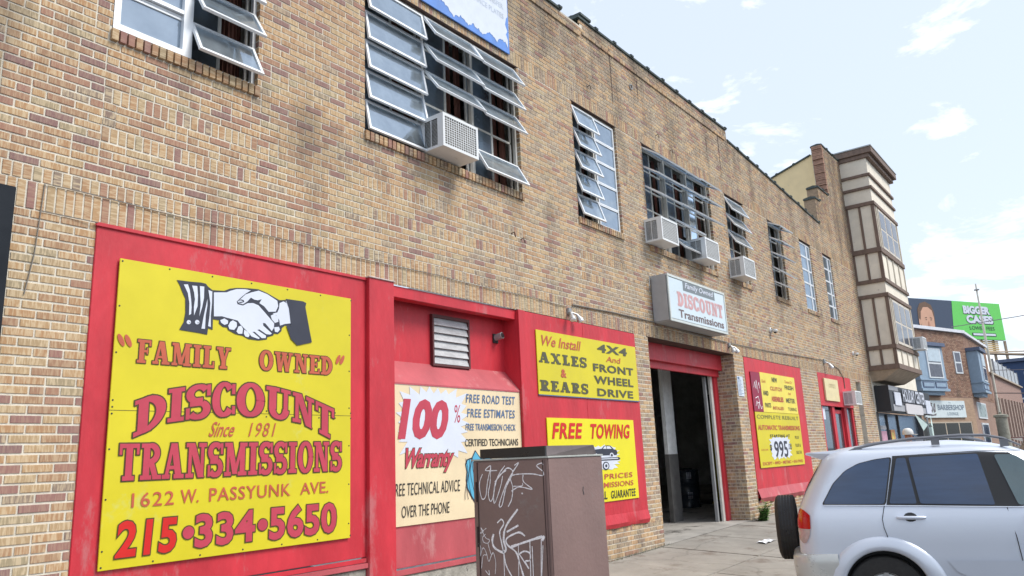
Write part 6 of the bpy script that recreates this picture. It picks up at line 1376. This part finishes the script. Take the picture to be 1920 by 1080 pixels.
        # roof rail
        mb = MB(); Pq = [(-.24, 1.645), (-.1, 1.70), (.10, 1.737), (.4, 1.768), (.834, 1.782), (1.05, 1.772), (1.2, 1.735), (1.33, 1.665)]; mb.tube([(x_, s*.60, z_) for x_, z_ in Pq], [.009, .012, .014, .015, .015, .014, .012, .008], 8)
        for x_, z_ in ((-.08, 1.68), (.62, 1.74), (1.2, 1.70)): mb.box(x_-.035, x_+.035, s*.60-.011, s*.60+.011, z_-.04, z_+.03)
        mb.build('roof_rail', mat('rail_grey', (0.20, 0.205, 0.225), .4, metal=.3), t, smooth=True)
        # bumper corner and lower body moulding
        mb = MB(); skin_poly(mb, [(.53, .66), (.60, .56), (.72, .50), (1.95, .50), (2.02, .66)], .012, s, .2); mb.build('side_moulding', paint, t, smooth=True)
    mb = MB(); za = (.36, .42, .52, .62, .68, .705, .715)
    rr_ = [[(x_, y_) for x_, y_ in plan(z)] for z in za]; rows_ = []
    for z, off in zip(za, (.03, .055, .07, .075, .07, .045, .0)):
        P = []
        for i in range(41):
            a = math.pi/2+math.pi*i/40; w = tab(TW, z)+off*.35; xr = tab(TR, z)-off; rc = .22
            # rounded rectangle rear half
            q = i/40
            if q < .2: P.append((-.40-(q/.2)*(-.40-xr-rc), w))
            elif q < .4: b_ = (q-.2)/.2*math.pi/2; P.append((xr+rc-rc*math.sin(b_), w-rc+rc*math.cos(b_)))
            elif q <= .6: P.append((xr, (w-rc)*(1-(q-.4)/.1)))
            elif q < .8: b_ = (q-.6)/.2*math.pi/2; P.append((xr+rc-rc*math.cos(b_), -(w-rc)-rc*math.sin(b_)))
            else: P.append((xr+rc+(q-.8)/.2*(-.40-xr-rc), -w))
        rows_.append([(x_, y_, z) for x_, y_ in P])
    mb.add([p for r_ in rows_ for p in r_], [(i*41+j, i*41+j+1, (i+1)*41+j+1, (i+1)*41+j) for i in range(len(za)-1) for j in range(40)]); mb.build('rear_bumper', BMP if paint is SILV else paint, t, smooth=True)
    sp_ = MB(); sp_.lathe([(.19, -.10), (.27, -.115), (.315, -.10), (.34, -.075), (.34, .085), (.315, .10), (.24, .11), (.16, .10)], (-.865, .12, .885), 'x', 48)
    spo = sp_.build('spare_wheel', RUB, t, smooth=True)
    gm = MB()
    for k_ in (-.045, -.015, .015, .045): gm.lathe([(.3412, k_-.004), (.3412, k_+.004)], (-.86, .12, .885), 'x', 48)
    gm.build('tread_groove', BLKP, spo)
    rm_ = MB(); rm_.lathe([(.0, -.06), (.19, -.095), (.20, -.10)], (-.865, .12, .885), 'x', 30); rm_.build('spare_rim', MATS['alloy'], spo)
    mb = MB(); mb.box(-.78, -.70, .02, .22, .80, .96); mb.build('spare_bracket', TRM, t)
    mb = MB(); mb.add([(-.20, -.56, 1.69), (-.20, .56, 1.69), (-.585, .50, 1.672), (-.585, -.50, 1.672), (-.30, -.56, 1.655), (-.30, .56, 1.655), (-.43, .50, 1.60), (-.585, .50, 1.655), (-.43, -.50, 1.60), (-.585, -.50, 1.655), (-.40, -.60, 1.63), (-.40, .60, 1.63)], [(0, 1, 2, 3), (3, 2, 7, 9), (9, 7, 6, 8), (8, 6, 5, 4), (0, 3, 9, 8, 4), (1, 2, 7, 6, 5)]); mb.build('rear_spoiler', paint, t)
    mb = MB(); mb.add([(-.66, -.50, 1.24), (-.66, .50, 1.24), (-.50, .46, 1.52), (-.50, -.46, 1.52)], [(0, 1, 2, 3)]); mb.build('rear_window', CGL, t)
    mb = MB(); mb.add([(2.16, -.66, 1.15), (2.16, .66, 1.15), (1.45, .58, 1.59), (1.45, -.58, 1.59)], [(0, 1, 2, 3)]); mb.build('windscreen', CGL, t)
    mb = MB()
    for s in (-1, 1): mb.box(3.0, 3.22, s*.72-.12, s*.72+.12, .72, .88)
    mb.build('headlight', MATS['clear_lens'], t, bevel=.02); mb = MB(); mb.box(3.18, 3.27, -.42, .42, .70, .84); mb.build('radiator_grille', TRM, t, bevel=.01)
    return t
car = make_suv('silver four wheel drive car with a spare wheel on its tailgate, right foreground', SILV, (8.972, -3.708, -1.72), rad(-73.21))
car2 = make_suv('dark car mostly hidden behind the silver one at the right edge', mat('dark_car_paint', (0.035, 0.04, 0.055), .25, metal=.3, coat=.8), (13.7, -5.3, g0(13.7)-.305), rad(-73))

# ================================================================ passer-by
def person(label, loc, rz, shirt, trousers, sk):
    t = thing('person', label, 'person', loc, rz)
    # joints: pelvis, spine, chest, neck, head; arms; legs (mid stride)
    J = [(0, 0, .92), (0, 0, 1.10), (0, 0, 1.32), (0, 0, 1.46), (.01, 0, 1.53), (.02, 0, 1.63), (.01, 0, 1.70),
         (0, .17, 1.38), (-.08, .22, 1.13), (.06, .22, .90), (.10, .21, .82), (0, -.17, 1.38), (.05, -.22, 1.12), (.20, -.21, .93), (.25, -.20, .86),
         (0, .10, .86), (.10, .11, .49), (-.02, .11, .09), (.14, .12, .04), (0, -.10, .86), (-.05, -.11, .49), (-.26, -.11, .12), (-.12, -.12, .05)]
    E_ = [(0, 1), (1, 2), (2, 3), (3, 4), (4, 5), (5, 6), (2, 7), (7, 8), (8, 9), (9, 10), (2, 11), (11, 12), (12, 13), (13, 14), (0, 15), (15, 16), (16, 17), (17, 18), (0, 19), (19, 20), (20, 21), (21, 22)]
    Rr = [.15, .135, .15, .065, .06, .095, .075, .07, .05, .035, .035, .07, .05, .035, .035, .095, .065, .045, .04, .095, .065, .045, .04]
    me = bpy.data.meshes.new('body'); me.from_pydata(J, E_, []); o = bpy.data.objects.new('body', me); COL.objects.link(o)
    o.modifiers.new('s', 'SKIN'); sm = o.modifiers.new('d', 'SUBSURF'); sm.levels = 2
    for v, r_ in zip(me.skin_vertices[0].data, Rr): v.radius = (r_, r_*.9)
    me.skin_vertices[0].data[0].use_root = True
    bpy.context.view_layer.update(); dg = bpy.context.evaluated_depsgraph_get(); m2 = bpy.data.meshes.new_from_object(o.evaluated_get(dg)); o.modifiers.clear(); o.data = m2; o.parent = t
    for m in (sk, shirt, trousers): m2.materials.append(m)
    for p in m2.polygons:
        c = p.center; p.use_smooth = True
        p.material_index = 2 if c.z < .93 and abs(c.y) < .185 else (1 if .93 <= c.z < 1.44 and not (abs(c.y) > .17 and c.z < 1.2) else 0)
    mb = MB(); mb.lathe([(.106, 0), (.112, .02), (.108, .07), (.085, .115), (.045, .138), (.0, .143)], (.012, 0, 1.665), 'z', 20); mb.add([(.09, -.08, 1.672), (.09, .08, 1.672), (.20, .055, 1.655), (.215, 0, 1.655), (.20, -.055, 1.655), (.09, -.08, 1.679), (.09, .08, 1.679), (.20, .055, 1.662), (.215, 0, 1.662), (.20, -.055, 1.662)], [(0, 1, 2, 3, 4), (5, 9, 8, 7, 6), (0, 4, 9, 5), (4, 3, 8, 9), (3, 2, 7, 8), (2, 1, 6, 7)]); mb.build('cap', mat('white_cap', (0.74, 0.74, 0.72), .8), t, smooth=True)
    mb = MB(); mb.lathe([(.0, .0), (.014, .008), (.016, .02), (.0, .045)], (.118, 0, 1.60), 'z', 8)
    for s in (-1, 1): mb.lathe([(0, 0), (.018, .01), (.016, .05), (0, .06)], (.015, s*.10, 1.59), 'z', 8)
    mb.build('nose_and_ears', sk, t, smooth=True)
    mb = MB()
    for s in (-1, 1): mb.lathe([(0, 0), (.012, .004), (.012, .010), (0, .014)], (.103, s*.036, 1.628), 'z', 8)
    mb.box(.104, .11, -.026, .026, 1.563, 1.570); mb.build('eyes_and_mouth', mat('dark_features', (0.05, 0.025, 0.02), .6), t)
    for s, bx in ((1, (.10, .21, .82)), (-1, (.25, -.20, .86))):
        for k_ in range(4): mb = MB(); b0 = Vector(bx)+Vector((.02*(k_-1.5), 0, -.03)); mb.tube([b0, b0+Vector((.0, 0, -.05)), b0+Vector((.006, -s*.012, -.085+.008*abs(k_-1.3)))], [.0095, .009, .006], 7); mb.build('finger', sk, t, smooth=True)
        mb = MB(); b0 = Vector(bx)+Vector((.03, 0, .0)); mb.tube([b0, b0+Vector((.028, -s*.006, -.03)), b0+Vector((.03, -s*.01, -.06))], [.011, .010, .007], 7); mb.build('thumb', sk, t, smooth=True)
    return t
person('person in a white baseball cap walking on the pavement beyond the silver car', (18.75, -2.25, .335-1.80), rad(-50), mat('grey_shirt', (0.3, 0.32, 0.35), .8), mat('jeans_blue', (0.05, 0.07, 0.12), .8), mat('skin', (0.36, 0.17, 0.11), .6, var=.08))
